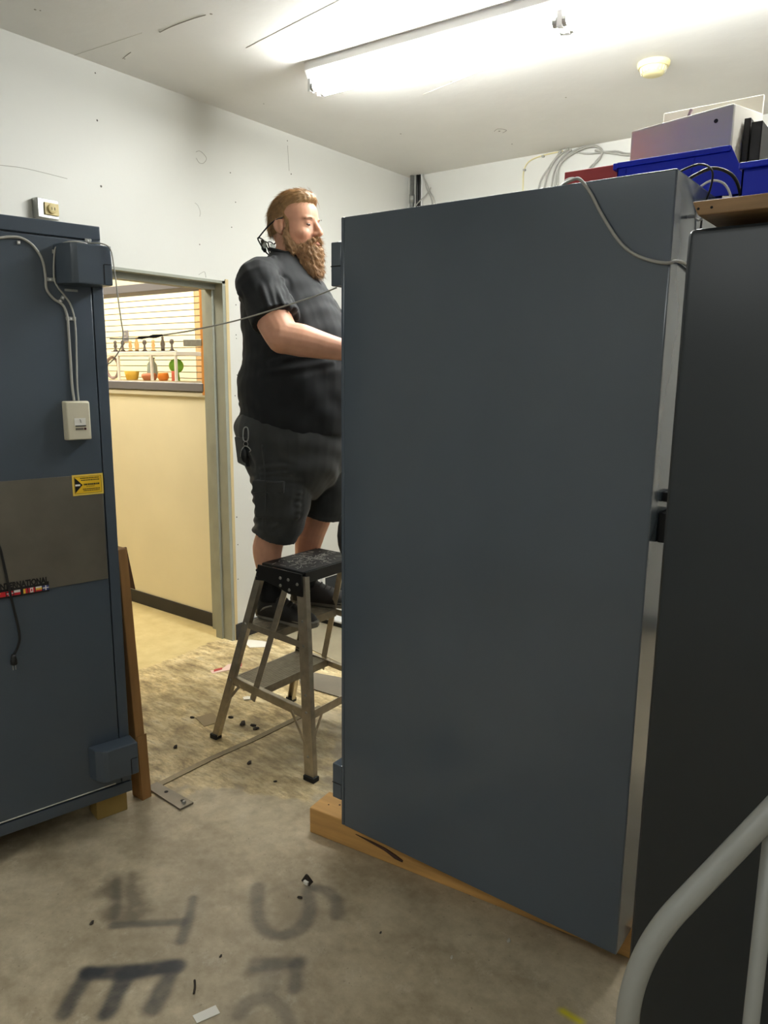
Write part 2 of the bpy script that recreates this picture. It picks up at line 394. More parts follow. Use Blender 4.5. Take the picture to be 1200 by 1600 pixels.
MB().box(-.46,-.29,-.03,.02,1.79,1.83).build('bracket_arm', M_galv, W1, bevel=.003)
struct(MB().box(-6.2,-.235,YP-.012,YP,0,.09).build('baseboard_partition', M_dark, bevel=.003))
struct(MB().box(-6.3,-TH,YF,5.3,2.9,3.0).build('ceiling_side', mat('side_ceiling', rgb(235,232,222), .7)))
struct(MB().box(-6.3,-6.2,YF,5.3,0,2.9).build('wall_far_left', M_side))
struct(MB().box(-6.2,-TH,-.1,0,0,2.9).build('wall_passage', M_side))
YS = 5.05
SW = struct(MB().box(-6.2,-TH,YS,YS+.1,0,2.9).build('wall_showroom', mat('slat_groove', rgb(120,104,76), .7)))
M_slat = mat('cream_slat', rgb(236,224,188), .5); M_tan = mat('tan_slat', rgb(186,150,104), .6)
slm = {}
for k in range(22):
    z = 1.25+k*.062
    for key, x0, x1, mm in (('a',-5.6,-2.80,M_slat),('b',-2.79,-1.2,M_tan)):
        o = MB().box(x0,x1,YS-.018,YS,0,.054).build('slat', mm, SW) if key not in slm else bpy.data.objects.new('slat', slm[key])
        if key in slm: COL.objects.link(o); o.parent = SW
        slm[key] = o.data; o.location = (0,0,z)

# lamps of the side rooms
def lamp(name, loc, sx, sy, watt, col, label):
    t = thing(name, label, 'lamp', loc)
    MB().box(-sx/2-.02,sx/2+.02,-sy/2-.02,sy/2+.02,-.045,0).build('housing', M_white, t, bevel=.005)
    MB().box(-sx/2,sx/2,-sy/2,sy/2,-.05,-.045).build('diffuser', mat('diffuser_%s_%g' % (name, watt), rgb(255,250,235), .5, emit=(col, watt)), t)
    return t
lamp('ceiling_panel_lamp', (-1.0,2.0,2.9), .6, 1.2, 20.0, (1,.92,.75,1), 'ceiling light panel over the side passage')
lamp('ceiling_panel_lamp', (-2.2,4.1,2.9), 1.8, .9, 9.5, (1,.95,.86,1), 'ceiling light panel over the near showroom end')
lamp('ceiling_panel_lamp', (-4.2,4.1,2.9), 1.8, .9, 9.5, (1,.95,.86,1), 'ceiling light panel over the far showroom end')

# ================================================================== FLUORESCENT FIXTURE
LY = 2.86; LX0 = .80; LX1 = 3.26
lt = thing('fluorescent_fixture', 'long white fluorescent strip light with bare tubes on the ceiling', 'light fixture', (LX0,LY,H), math.radians(2.2))
LL = LX1-LX0
MB().prism([(-.075,0),(-.075,-.035),(-.055,-.062),(.055,-.062),(.075,-.035),(.075,0)], 0, LL, 'x').build('housing', M_white, lt)
for sx in (0, LL/2, LL):
    for yy in (-.034, .034):
        MB().box(max(0,sx-.012)-(.006 if sx == 0 else 0),min(LL,sx+.012),yy-.014,yy+.014,-.118,-.06).build('lamp_socket', M_white, lt, bevel=.003)
MB().box(LL/2-.02,LL/2+.045,-.012,.012,-.085,-.058).build('ballast_cover', M_yellowed, lt, bevel=.003)
for a, b in ((.012,LL/2-.012),(LL/2+.012,LL-.012)):
    for yy in (-.034,.034):
        tb = MB().lathe([(.0185,a+.016),(.0185,b-.016)], (0,yy,-.098), 16, 'x').build('fluorescent_tube', M_tube, lt, smooth=True)
        for e0, e1 in ((a,a+.016),(b-.016,b)): MB().lathe([(.019,e0),(.019,e1)], (0,yy,-.098), 12, 'x').build('end_cap', M_galv, tb)

# smoke detector
sd = thing('smoke_detector', 'round yellowed smoke detector on the ceiling', 'smoke detector', (2.105,3.72,H))
MB().lathe([(.066,-.022),(.072,-.012),(.072,0)], n=28).build('base', M_yellowed, sd, smooth=False)
MB().lathe([(.03,-.055),(.045,-.05),(.055,-.028),(.06,-.02)], n=28).build('cover', M_yellowed, sd, smooth=True)
for k in range(18):
    a = 2*math.pi*k/18
    MB().bar((.052*math.cos(a),.052*math.sin(a),-.045),(.059*math.cos(a),.059*math.sin(a),-.024),.005,.004).build('grille_rib', M_cream, sd)
# ================================================================== LEFT SAFE (front turned 13 degrees)
A = math.radians(-13.305)
ls = thing('safe_cabinet', 'tall blue-grey safe at the left edge with cables and a steel panel on its door', 'safe', (1.1,1.482,0), A)
# local frame: x outwards from the door, y along the front (0 = right edge, negative leftwards), z up
SWD = 1.05; SDP = .80
MB().box(-SDP,-.012,-SWD,0,.10,2.104).build('body', M_safe2, ls, bevel=.006)
MB().box(-.012,0,-SWD,0,2.06,2.104).build('frame_rail', M_safe2, ls, bevel=.003)
MB().box(-.012,0,-.036,0,.145,2.06).build('frame_stile', M_safe2, ls, bevel=.003)
MB().box(-.012,0,-SWD,-SWD+.036,.145,2.06).build('frame_stile', M_safe2, ls, bevel=.003)
MB().box(-.012,.002,-SWD,0,.10,.142).build('frame_rail', M_safe2, ls, bevel=.003)
dr = MB().box(-.012,.002,-SWD+.04,-.040,.148,2.055).build('door', M_safe2, ls, bevel=.003)
MB().box(.002,.0035,-SWD+.05,-.06,.150,.1535).build('worn_paint_edge', mat('bare_primer', rgb(206,206,198), .6, noise=(30,.3,4)), dr)
MB().box(.002,.005,-SWD+.05,-.043,.930,1.30).build('steel_panel', M_steel, dr, bevel=.001)
# hinges
def hinge(z0, z1, d):
    h = MB().prism([(0,-.150),(d*.55,-.140),(d*.9,-.122),(d,-.105),(d,.002),(0,.002)], z0, z1).build('hinge', M_safe2, ls, bevel=.004)
    MB().box(d,d+.0012,-.0265,-.0235,z0+.004,z0+(z1-z0)*.52).build('knuckle_joint', M_gap, h)
    MB().box(d,d+.0012,-.0235,-.001,z0+(z1-z0)*.52,z0+(z1-z0)*.52+.002).build('knuckle_joint', M_gap, h)
    return h
hinge(1.912, 2.034, .085); hinge(.205, .325, .075)
MB().box(.002,.006,-.125,-.085,1.893,1.9).build('serial_tag', M_galv, ls)
# base timbers
tb = MB().box(-.13,-.045,-.12,-.005,0,.10).build('timber_block', mat('old_block', rgb(150,124,66), .7, noise=(9,.2,5)), None, bevel=.004)
tb.location = (1.1,1.482,0); tb.rotation_euler = (0,0,A); tag(tb, 'short wooden block under the corner of the left safe', 'wood block')
tb2 = MB().box(-.75,-.62,-.95,-.0,0,.10).build('timber_block', MATS['old_block'], None, bevel=.004)
tb2.location = (1.1,1.482,0); tb2.rotation_euler = (0,0,A); tag(tb2, 'long wooden bearer under the back of the left safe', 'wood block')
tb3 = MB().box(-.60,-.05,-1.0,-.9,0,.10).build('timber_block', MATS['old_block'], None, bevel=.004)
tb3.location = (1.1,1.482,0); tb3.rotation_euler = (0,0,A); tag(tb3, 'wooden bearer under the near end of the left safe', 'wood block')
def on_ls(name, label, cat, origin=(0,0,0), group=None):
    m = Matrix.Translation((1.1,1.482,0)) @ Matrix.Rotation(A, 4, 'Z')
    p = m @ Vector(origin)
    return thing(name, label, cat, p, A, group)
# alarm box
ab = on_ls('alarm_box', 'cream alarm junction box mounted on the left safe door', 'alarm box', (.002,-.118,1.42))
MB().prism([(-.040,0),(.040,0),(.040,.126),(-.040,.126)], 0, .018, 'x').build('back_plate', M_cream, ab, bevel=.003)
MB().hexa([(.018,-.040,0),(.040,-.037,.002),(.040,.036,.002),(.018,.040,0),(.018,-.040,.126),(.038,-.037,.124),(.038,.036,.124),(.018,.040,.126)]).build('cover', M_cream, ab, bevel=.004)
MB().box(.0395,.0405,-.016,.020,.047,.072).build('label_patch', M_paper, ab)
MB().box(.0405,.0412,-.014,.020,.045,.0485).build('black_bar', M_black, ab)
for k in range(6):
    MB().box(.0405,.0412,-.013+k*.0042,-.0105+k*.0042,.034,.040).build('dark_lettering', M_black, ab)
MB().lathe([(.004,0),(.004,.001)], (.040,.017,.037), 12, 'x').build('round_emblem', mat('maroon_print', rgb(70,20,24), .5), ab)
MB().tube([(.041,.001,.068),(.041,.004,.064),(.041,.003,.060),(.041,.006,.058)], .0008, 5).build('curl_emblem', M_black, ab)
# yellow service sticker
ys = on_ls('service_sticker', 'yellow service sticker with a black triangle on the left safe door', 'sticker', (.0055,-.092,1.267))
MB().box(0,.0006,-.051,.051,-.035,.035).build('backing', mat('pale_yellow', rgb(240,206,90), .5), ys)
MB().box(.0006,.0011,-.045,.045,-.029,.029).build('yellow_field', M_yellow, ys)
MB().add([(.0014,-.043,-.026),(.0014,-.018,0),(.0014,-.043,.026),(.0009,-.043,-.026),(.0009,-.018,0),(.0009,-.043,.026)],[(0,1,2),(5,4,3),(0,3,4,1),(1,4,5,2),(2,5,3,0)]).build('black_triangle', M_black, ys)
MB().box(.0014,.0018,-.042,-.026,-.003,.003).build('white_emblem', M_paper, ys)
for (y0,y1,z,h) in ((-.025,.038,.0225,.003),(-.022,.040,.0155,.003),(-.014,.040,.001,.0055),(-.006,.022,-.006,.0016),(-.018,.040,-.0145,.003),(-.016,.038,-.020,.0025)):
    x = y0
    while x < y1-.002:
        wd = random.uniform(.004,.009); wd = min(wd, y1-x)
        MB().box(.0011,.0015,x,x+wd*.82,z-h/2,z+h/2).build('printed_line', mat('dark_green_print', rgb(60,56,16), .6), ys); x += wd
MB().box(.0011,.0014,-.045,.045,.028,.029).box(.0011,.0014,-.045,.045,-.029,-.028).box(.0011,.0014,.044,.045,-.029,.029).box(.0011,.0014,-.045,-.044,-.029,.029).build('border_line', MATS['dark_green_print'], ys)
# INTERNATIONAL flag label
fl = on_ls('flag_label', 'black label with a row of small flags under the word INTERNATIONAL', 'label', (.0055,-.24,.925))
MB().box(0,.0006,-.26,0,-.004,.026).build('backing', M_black, fl)
rotm = Matrix(((0,0,1,0),(1,0,0,0),(0,1,0,0),(0,0,0,1)))
text_mesh('lettering', 'INTERNATIONAL', .027, M_black, fl, Matrix.Translation((.0006,-.152,.027)) @ rotm, .0004, True, .152)
fr = mat('flag_red', rgb(196,28,40), .5); fw = mat('flag_white', rgb(228,222,216), .5); fy = mat('flag_yellow', rgb(226,180,60), .5); fb = mat('flag_blue', rgb(60,66,120), .5)
def flag(y, parts):
    f0 = MB().box(.0006,.0010,y,y+.019,.002,.018).build('flag', parts[0], fl)
    for (a,b,c,d,m_) in parts[1]:
        MB().box(.0010,.0013,y+a*.019,y+b*.019,.002+c*.016,.002+d*.016).build('flag_band', m_, f0)
flag(-.262,(fr,[])); flag(-.240,(fw,[(0,1,0,.33,fr)])); flag(-.218,(fb,[(0,1,.4,.6,fw)])); flag(-.196,(fr,[]))
flag(-.174,(fr,[(.1,.9,.55,.62,fw)])); flag(-.152,(fr,[(0,.2,.7,.9,fy)])); flag(-.130,(fr,[(.3,.45,0,1,fw),(0,1,.4,.6,fw)])); flag(-.108,(fw,[(0,1,0,.5,fr)]))
flag(-.086,(M_black,[(.33,.66,0,1,fy),(.66,1,0,1,fr)])); flag(-.064,(fw,[(0,.25,0,1,fr),(.75,1,0,1,fr),(.4,.6,.25,.75,fr)])); flag(-.042,(fw,[(0,1,.3,.7,fy),(0,1,0,.3,fr)])); flag(-.020,(fb,[(.42,.58,0,1,fw),(0,1,.4,.6,fw)]))
# alarm cables on the door
def cable(name, pts, r, m, label, frame=True, sub=5):
    if frame:
        t = MB().tube(pts, r, 7, sub).build(name, m, None, smooth=True); t.location = (1.1,1.482,0); t.rotation_euler = (0,0,A)
    else:
        c = pts[0]; t = MB().tube(pts, r, 7, sub).build(name, m, None, smooth=True, origin=c)
    return tag(t, label, 'cable')
cable('alarm_cable', [(.006,-.50,1.98),(.006,-.40,2.015),(.006,-.303,2.034),(.006,-.276,2.040),(.006,-.242,2.040),(.006,-.21,2.021),(.006,-.187,1.982),(.006,-.181,1.933),(.006,-.18,1.894),(.006,-.161,1.867),(.006,-.134,1.849),(.006,-.123,1.814),(.006,-.122,1.764),(.006,-.122,1.683),(.008,-.123,1.60),(.012,-.121,1.546)], .0042, M_greyc, 'thicker grey cable curving across the left safe door to the alarm box')
cable('alarm_cable', [(.02,-.03,2.038),(.05,-.063,2.038),(.06,-.09,2.039),(.045,-.118,2.038),(.018,-.142,2.026),(.009,-.150,2.005),(.007,-.156,1.933),(.007,-.146,1.903),(.007,-.13,1.882),(.007,-.112,1.854),(.007,-.102,1.814),(.007,-.100,1.764),(.007,-.103,1.683),(.009,-.107,1.60),(.012,-.107,1.546)], .0030, M_greyc, 'thin grey cable from the upper hinge down to the alarm box')
cable('loose_wire', [(.06,-.063,2.039),(.088,-.027,2.038),(.095,-.004,2.022),(.095,.004,1.964),(.09,.012,1.886),(.085,.022,1.797),(.08,.027,1.767),(.07,.024,1.726),(.05,.008,1.689),(.01,.006,1.672),(-.03,.008,1.665)], .0022, M_greyc, 'loose grey wire hanging off the right side of the left safe')
for (x,y,z,w_,rz,lab) in ((.004,-.252,2.026,.010,0,'round white cable clip at the top of the safe door'),(.006,-.147,2.010,.020,0,'cable clip left of the upper hinge'),(.004,-.168,1.925,.034,0,'cable clip joining both cables below the upper hinge'),(.004,-.142,1.861,.012,.6,'tilted cable clip at the bend of the thicker cable'),(.004,-.133,1.872,.012,-.5,'tilted cable clip at the bend of the thin cable'),(.004,-.112,1.808,.032,0,'cable clip joining both cables where they run straight'),(.06,-.062,2.046,.02,0,'cable clip on top of the upper hinge')):
    c = on_ls('cable_clip', lab, 'cable clip', (x,y,z), 'cable clips on the left safe')
    R_ = Matrix.Rotation(rz, 4, 'X')
    s_ = MB().box(0,.004,-w_/2,w_/2,-.006,.006).build('strap', M_galv, c, bevel=.0015); s_.rotation_euler = (rz,0,0)
    MB().lathe([(.0035,.004),(.003,.0055)], (0,0,0), 10, 'x').build('screw', M_white, c)
# hanging black cord with plug
bc = on_ls('power_cord', 'black power cord with a plug hanging down the left safe door', 'cord', (.01,-.39,.70))
MB().tube([(.012,-.02,.60),(.012,.004,.42),(.010,.012,.375),(.012,.027,.24),(.014,.043,.105),(.014,.036,.06),(.014,.022,.035)], .0042, 7, 5).build('cable', M_blackc, bc, smooth=True)
MB().lathe([(.005,.0),(.008,-.008),(.0105,-.02),(.0105,-.034),(.004,-.038)], (.014,.02,.036), 12).build('plug', M_black, bc, smooth=True)
for dy in (-.004,.004): MB().box(.0135,.0145,.02+dy-.001,.02+dy+.001,-.018,0).build('prong', M_galv, bc)
# board leaning at the far side of the left safe
bd = thing('leaning_board', 'narrow brown board leaning upright against the left safe', 'board', (1.045,1.60,0))
MB().hexa([(-.06,-.045,0),(.0,-.045,0),(.0,-.003,0),(-.06,-.003,0),(-.06,-.082,1.01),(.0,-.085,1.01),(.0,-.046,1.01),(-.06,-.043,1.01)]).build('panel', M_card, bd, bevel=.004)
MB().hexa([(.0,-.043,0),(.005,-.043,0),(.005,-.002,0),(.0,-.002,0),(.0,-.052,.27),(.004,-.052,.27),(.004,-.010,.27),(.0,-.010,.27)]).build('edge_strip', M_card, bd, bevel=.001)
MB().hexa([(-.03,-.046,.86),(-.025,-.046,.86),(-.022,-.006,.84),(-.027,-.006,.84),(-.03,-.05,1.008),(-.025,-.05,1.008),(-.022,-.034,1.008),(-.027,-.034,1.008)]).build('torn_flap', mat('dark_brown_card', rgb(92,62,36), .8), bd)

# ================================================================== BIG SAFE
BX0, BX1, BY0, BY1 = 1.856, 2.83, 1.798, 2.90
bs = thing('safe_cabinet', 'huge dark slate safe in the centre raised on a wooden beam', 'safe', (BX0,BY0,0))
D = BX1-BX0; Wd = BY1-BY0
MB().box(.012,D,0,Wd,.10,2.102).build('body', M_safe, bs, bevel=.004)
MB().box(0,.012,0,.036,.10,2.102).build('frame_stile', M_safe, bs, bevel=.003)
MB().box(0,.012,Wd-.036,Wd,.10,2.102).build('frame_stile', M_safe, bs, bevel=.003)
MB().box(0,.012,.036,Wd-.036,2.06,2.102).build('frame_rail', M_safe, bs, bevel=.003)
MB().box(0,.012,.036,Wd-.036,.10,.145).build('frame_rail', M_safe, bs, bevel=.003)
dr2 = MB().box(-.002,.012,.040,Wd-.040,.148,2.055).build('door', M_safe, bs, bevel=.003)
MB().box(-.005,-.002,.042,Wd-.043,.93,1.30).build('steel_panel', M_steel, dr2, bevel=.001)
for z0, z1 in ((1.906,2.034),(.191,.319)):
    h = MB().prism([(-.040,.0),(0,.0),(0,.15),(-.02,.14),(-.036,.12),(-.040,.10)], z0, z1).build('hinge', M_safe, bs, bevel=.003)
    MB().box(-.041,-.001,-.0008,.0,z0+(z1-z0)*.44,z0+(z1-z0)*.44+.003).build('knuckle_joint', M_gap, h)
# handwheel on the door
hw = MB().lathe([(.035,-.002),(.03,-.03),(.016,-.04),(.016,-.115),(.03,-.12),(.03,-.145)], (0,.27,1.085), 20, 'x').build('handwheel', M_black, bs, smooth=False)
MB().tube([(-.13,.27+.118*math.cos(a),1.085+.118*math.sin(a)) for a in np.linspace(0,2*math.pi,24,endpoint=False)], .013, 10, 1, closed=True).build('rim', M_black, hw, smooth=True)
for k in range(3):
    a = 2*math.pi*k/3+math.pi; MB().tube([(-.13,.27,1.085),(-.13,.27+.115*math.cos(a),1.085+.115*math.sin(a))], .009, 10, 1).build('spoke', M_black, hw, smooth=True)
# beams
def beam(loc, rz, L_, w_, label):
    o = MB().box(0,L_,0,w_,0,.10).build('timber_beam', M_wood, None, bevel=.005); o.location = loc; o.rotation_euler = (0,0,rz)
    return tag(o, label, 'wood beam')
b1 = beam((1.698,1.806,0), math.radians(6.0), 1.16, .125, 'long pine beam under the near edge of the central safe')
kn = mat('dark_knot', rgb(64,34,18), .7, noise=(20,.3,4))
MB().tube([(.20,-.0008,.064),(.26,-.0008,.058),(.32,-.0008,.05),(.36,-.0008,.038),(.39,-.0008,.030)], [.001,.004,.006,.008,.004], 6, 4).build('wood_knot', kn, b1)
MB().lathe([(.004,.0),(.004,.0012)], (.085,.07,.0995), 8).build('nail_head', kn, b1); MB().lathe([(.003,.0),(.003,.0012)], (.05,.05,.0995), 8).build('nail_head', kn, b1)
beam((1.75,2.70,0), 0, 1.06, .125, 'pine beam under the far edge of the central safe')

# ================================================================== RIGHT SAFE
RX0, RY0, RH = 2.946, 1.5, 1.918
rs = thing('safe_cabinet', 'near-black safe cut by the right edge beside the central safe', 'safe', (RX0,RY0,0))
MB().box(0,1.0,0,.32,.02,RH).build('body', M_safe3, rs, bevel=.014, seg=3)
MB().box(.03,.97,.03,.29,0,.02).build('plinth', M_gap, rs)
# two small black blocks in the gap between the two safes
gblk = thing('gap_block', 'pair of small black blocks on the back of the central safe in the gap', 'bumper', (BX1,1.86,1.24))
MB().box(0,.035,0,.1,0,.075).build('lower_block', M_rubber, gblk, bevel=.004)
MB().box(0,.02,.02,.08,.10,.125).build('upper_block', M_rubber, gblk, bevel=.003)
# board on the right safe
spc = []
for k, (x, y) in enumerate(((3.05,1.70),(3.75,1.70))):
    s_ = MB().box(x-.03,x+.03,y-.03,y+.03,RH,RH+.021).build('shim_block', M_wood2, None, origin=(x,y,RH)); tag(s_, ('left' if k == 0 else 'right')+' wooden shim between the right safe and its board', 'shim', 'shims under the shelf board')
sb = thing('shelf_board', 'wooden board with a chamfered end lying on top of the right safe', 'board', (2.951,1.5,RH+.021))
MB().hexa([(.012,0,0),(1.0,0,0),(1.0,.40,0),(.012,.40,0),(0,0,.026),(1.0,0,.026),(1.0,.40,.026),(0,.40,.026)]).build('plank', M_wood2, sb, bevel=.003)
for x in (.012,.035): MB().lathe([(.0025,-.0006),(.0025,.0)], (x,0,.012), 8, 'y').build('nail_hole', M_gap, sb)

# ================================================================== GREY PIPE FRAME (front right)
hp = thing('handrail', 'grey bent-tube handrail standing at the lower right corner', 'handrail', (3.14,.87,0))
def hpw(p): return (p[0]-3.14, p[1]-.87, p[2])
HRA, HRB, HRC = Vector((3.129,.880,.82)), Vector((3.131,.883,.908)), Vector((3.262,1.02,1.112))
HRD = HRB+(HRC-HRB).normalized()*.085
HRW = [(3.129,.880,.0),(3.129,.880,.5)] + [tuple((1-t)**2*HRA+2*t*(1-t)*HRB+t*t*HRD) for t in np.linspace(0,1,17).tolist()] + [tuple(HRC),(3.40,1.155,1.338),(3.52,1.272,1.535)]
MB().tube([hpw(p) for p in HRW], .0150, 20, 1).build('rail_tube', M_pipe, hp, smooth=True)
MB().tube([hpw(p) for p in ((3.262,.985,0),(3.262,.985,.5),(3.255,1.012,1.085))], .0105, 16, 1).build('post', M_pipe, hp, smooth=True)
for (x,y) in ((3.129,.880),(3.262,.985)): MB().lathe([(.045,0),(.045,.006),(.026,.012)], (x-3.14,y-.87,0), 20).build('base_flange', M_pipe, hp)

# ================================================================== STEP LADDER
ld = thing('step_ladder', 'worn aluminium step ladder with black platform that the man stands on', 'ladder', (1.17,2.315,0))
def lw(x, y, z): return (x-1.17, y-2.315, z)
YC = 2.315
def yn(z, s): return YC + s*(.255-.095*z)     # side frames lean inwards, s=-1 near, +1 far
def xl(z): return .879+.2965*z                 # climbing-side legs
def xr(z): return 1.464-.131*z                 # rear legs
def xb(z): return 1.032+.309*z                 # brace
PZ = .85
pf = MB().hexa([lw(1.125,2.148,PZ-.012),lw(1.365,2.140,PZ-.012),lw(1.365,2.490,PZ-.012),lw(1.125,2.482,PZ-.012),lw(1.125,2.148,PZ),lw(1.365,2.140,PZ),lw(1.365,2.490,PZ),lw(1.125,2.482,PZ)]).build('platform', mat('scuffed_black_top', rgb(26,26,26), .6, noise=(20,.5,5)), ld, bevel=.004)
sk = MB().prism([(1.105,PZ-.075),(1.165,PZ-.070),(1.235,PZ-.082),(1.30,PZ-.10),(1.375,PZ-.10),(1.372,PZ-.005),(1.122,PZ-.005)], -.004, .004, 'y')
for s in (-1,1):
    mb = MB(); mb.v = [lw(p[0], yn(PZ-.03,s)+p[1]+s*.012, p[2]) for p in sk.v]; mb.f = sk.f
    br = mb.build('side_bracket', M_black, ld, bevel=.0015)
    for (x,z) in ((1.118,PZ-.03),(1.116,PZ-.062),(1.255,PZ-.04),(1.30,PZ-.04),(1.255,PZ-.072),(1.305,PZ-.082),(1.35,PZ-.05)):
        mb = MB().lathe([(.007,0),(.005,s*.004)], lw(x, yn(PZ-.03,s)+s*.016, z), 10, 'y'); mb.build('rivet', M_galv if x > 1.2 else M_black, br)
MB().box(*[1.36-1.17,1.372-1.17], 2.15-2.315, 2.48-2.315, PZ-.05, PZ-.004).build('platform_apron', M_black, ld, bevel=.002)
MB().box(*[1.118-1.17,1.126-1.17], 2.15-2.315, 2.48-2.315, PZ-.05, PZ-.004).build('platform_apron', M_black, ld, bevel=.002)
# paint scratches on the platform top
spk = MB()
for k in range(150):
    cx = rng.normal(1.25,.06); cy = rng.normal(2.33,.09)
    if not (1.14 < cx < 1.35 and 2.16 < cy < 2.475): continue
    a = rng.uniform(0,3.14); l = rng.uniform(.003,.018); w_ = rng.uniform(.0006,.0018)
    spk.bar(lw(cx-l*math.cos(a),cy-l*math.sin(a),PZ+.0004), lw(cx+l*math.cos(a),cy+l*math.sin(a),PZ+.0004), w_, .0006)
o = spk.build('paint_scratches', mat('scratch_white', rgb(200,198,190), .7), ld); o['kind'] = 'stuff'
def chan(mb, a, b, w_, d, s):       # C-channel leg: web plus two flanges
    mb.bar(a, b, w_, .003, up=(0,1,0))
for s in (-1,1):
    for (fx, nm, ww) in ((xl,'leg',.034),(xr,'leg',.05)):
        z0, z1 = .012, PZ-.02
        a = Vector(lw(fx(z0), yn(z0,s), z0)); b = Vector(lw(fx(z1), yn(z1,s), z1))
        mb = MB().bar(a, b, ww, .004, up=(0,1,0))
        off = Vector((ww/2-.002, -s*.011, 0)); mb.bar(a+off, b+off, .004, .024, up=(0,1,0))
        off = Vector((-ww/2+.002, -s*.011, 0)); mb.bar(a+off, b+off, .004, .024, up=(0,1,0))
        lg = mb.build(nm, M_alu, ld)
        ft = MB().box(-ww/2-.004,ww/2+.004,-.018,.018,0,.022); ft.v = [(p[0]+a.x-.003*(1 if fx is xl else -1), p[1]+a.y-s*.008, p[2]) for p in ft.v]
        ft.build('rubber_foot', M_rubber, lg, bevel=.003)
        for zz in ((.30,.57) if fx is xl else (.10,.28,.35,.55,.65)):
            MB().lathe([(.006,0),(.004,s*.004)], lw(fx(zz), yn(zz,s)+s*.002, zz), 10, 'y').build('rivet', M_galv, lg)
    mb = MB().bar(lw(xb(.24),yn(.24,s)-s*.006,.24), lw(xb(.78),yn(.78,s)-s*.006,.78), .03, .004, up=(0,1,0))
    mb.build('brace', M_alu, ld)
    # side rails
    MB().bar(lw(xl(.572)-.012,yn(.572,s)-s*.004,.565), lw(xr(.55)+.015,yn(.55,s)-s*.004,.548), .004, .028, up=(0,0,1)).build('side_rail', M_alu, ld)
    r_ = MB().bar(lw(xl(.30)-.012,yn(.30,s)-s*.004,.297), lw(xr(.26)+.02,yn(.27,s)-s*.004,.262), .004, .036, up=(0,0,1)); r_.bar(lw(xl(.30)-.012,yn(.30,s)-s*.014,.315), lw(xr(.26)+.02,yn(.27,s)-s*.014,.280), .02, .003, up=(0,0,1))
    r_.build('side_rail', M_alu, ld)
    MB().bar(lw(xl(.30)+.06,yn(.29,s),.285), lw(xl(.19),yn(.19,s),.175), .012, .004, up=(0,1,0)).build('corner_brace', M_alu, ld)
    MB().bar(lw(xr(.27)-.085,yn(.27,s),.262), lw(xr(.13)-.008,yn(.13,s),.135), .012, .004, up=(0,1,0)).build('corner_brace', M_alu, ld)
    MB().bar(lw(xr(.27),yn(.27,s)-s*.10,.255), lw(xr(.13),yn(.13,s)-s*.01,.12), .012, .004, up=(1,0,0)).build('corner_brace', M_alu, ld)
MB().bar(lw(xr(.265)+.012,yn(.265,-1),.265), lw(xr(.265)+.012,yn(.265,1),.265), .004, .036).build('cross_bar', M_alu, ld)
def step(z, x0, x1):
    o = MB().box(x0-1.17,x1-1.17,yn(z,-1)+.006-2.315,yn(z,1)-.006-2.315,z-.004,z); o.box(x1-1.17-.004,x1-1.17,yn(z,-1)+.006-2.315,yn(z,1)-.006-2.315,z-.035,z-.004); o.box(x0-1.17,x0-1.17+.004,yn(z,-1)+.006-2.315,yn(z,1)-.006-2.315,z-.03,z-.004)
    st = o.build('step', mat('ribbed_step', rgb(140,132,116), .5, metal=.6, noise=(30,.2,4)), ld)
    k = 0
    while x0+.012+k*.014 < x1-.008:
        MB().box(x0-1.17+.010+k*.014,x0-1.17+.014+k*.014,yn(z,-1)+.01-2.315,yn(z,1)-.01-2.315,z,z+.0012).build('tread_rib', MATS['ribbed_step'], st); k += 1
step(.30, .955, 1.150); step(.572, 1.035, 1.225)
# ================================================================== MAN
FOOTZ = .5895
mn = thing('person', 'bearded man in black T-shirt and dark cargo shorts standing on the ladder', 'person', (1.065,2.355,-.025), math.radians(20))
mn.scale = (1.015,)*3
def remesh(mb, name, m, parent, voxel, smooth_it=2, smooth_f=.5, post=None):
    o = mb.build(name, m, None, fix=True)
    md = o.modifiers.new('r', 'REMESH'); md.mode = 'VOXEL'; md.voxel_size = voxel; md.use_smooth_shade = True
    if smooth_it:
        ms = o.modifiers.new('s', 'SMOOTH'); ms.factor = smooth_f; ms.iterations = smooth_it
    dg = bpy.context.evaluated_depsgraph_get(); me = bpy.data.meshes.new_from_object(o.evaluated_get(dg))
    bpy.data.objects.remove(o); me.name = name
    if post:
        n = len(me.vertices); co = np.empty(n*3); me.vertices.foreach_get('co', co); co = co.reshape(-1,3)
        nr = np.empty(n*3); me.vertices.foreach_get('normal', nr); nr = nr.reshape(-1,3)
        co = post(co, nr); me.vertices.foreach_set('co', co.ravel()); me.update()
    me.materials.clear(); me.materials.append(m); me.shade_smooth()
    o = bpy.data.objects.new(name, me); COL.objects.link(o); o.parent = parent
    return o
def limb(mb, pts, rad, n=18, sub=6):
    P = [Vector(p) for p in pts]; mb.tube(P, rad, n, sub)
    mb.ellip(P[0], (rad[0],)*3, 14, 8); mb.ellip(P[-1], (rad[-1],)*3, 14, 8)
# ---- arm and leg joints
SHR = (0.0,-.215,1.985); ELR = (.135,-.305,1.775); WRR = (.385,-.215,1.722)
SHL = (0.0,.215,1.985); ELL = (.17,.27,1.76); WRL = (.40,.17,1.73)
body = MB()
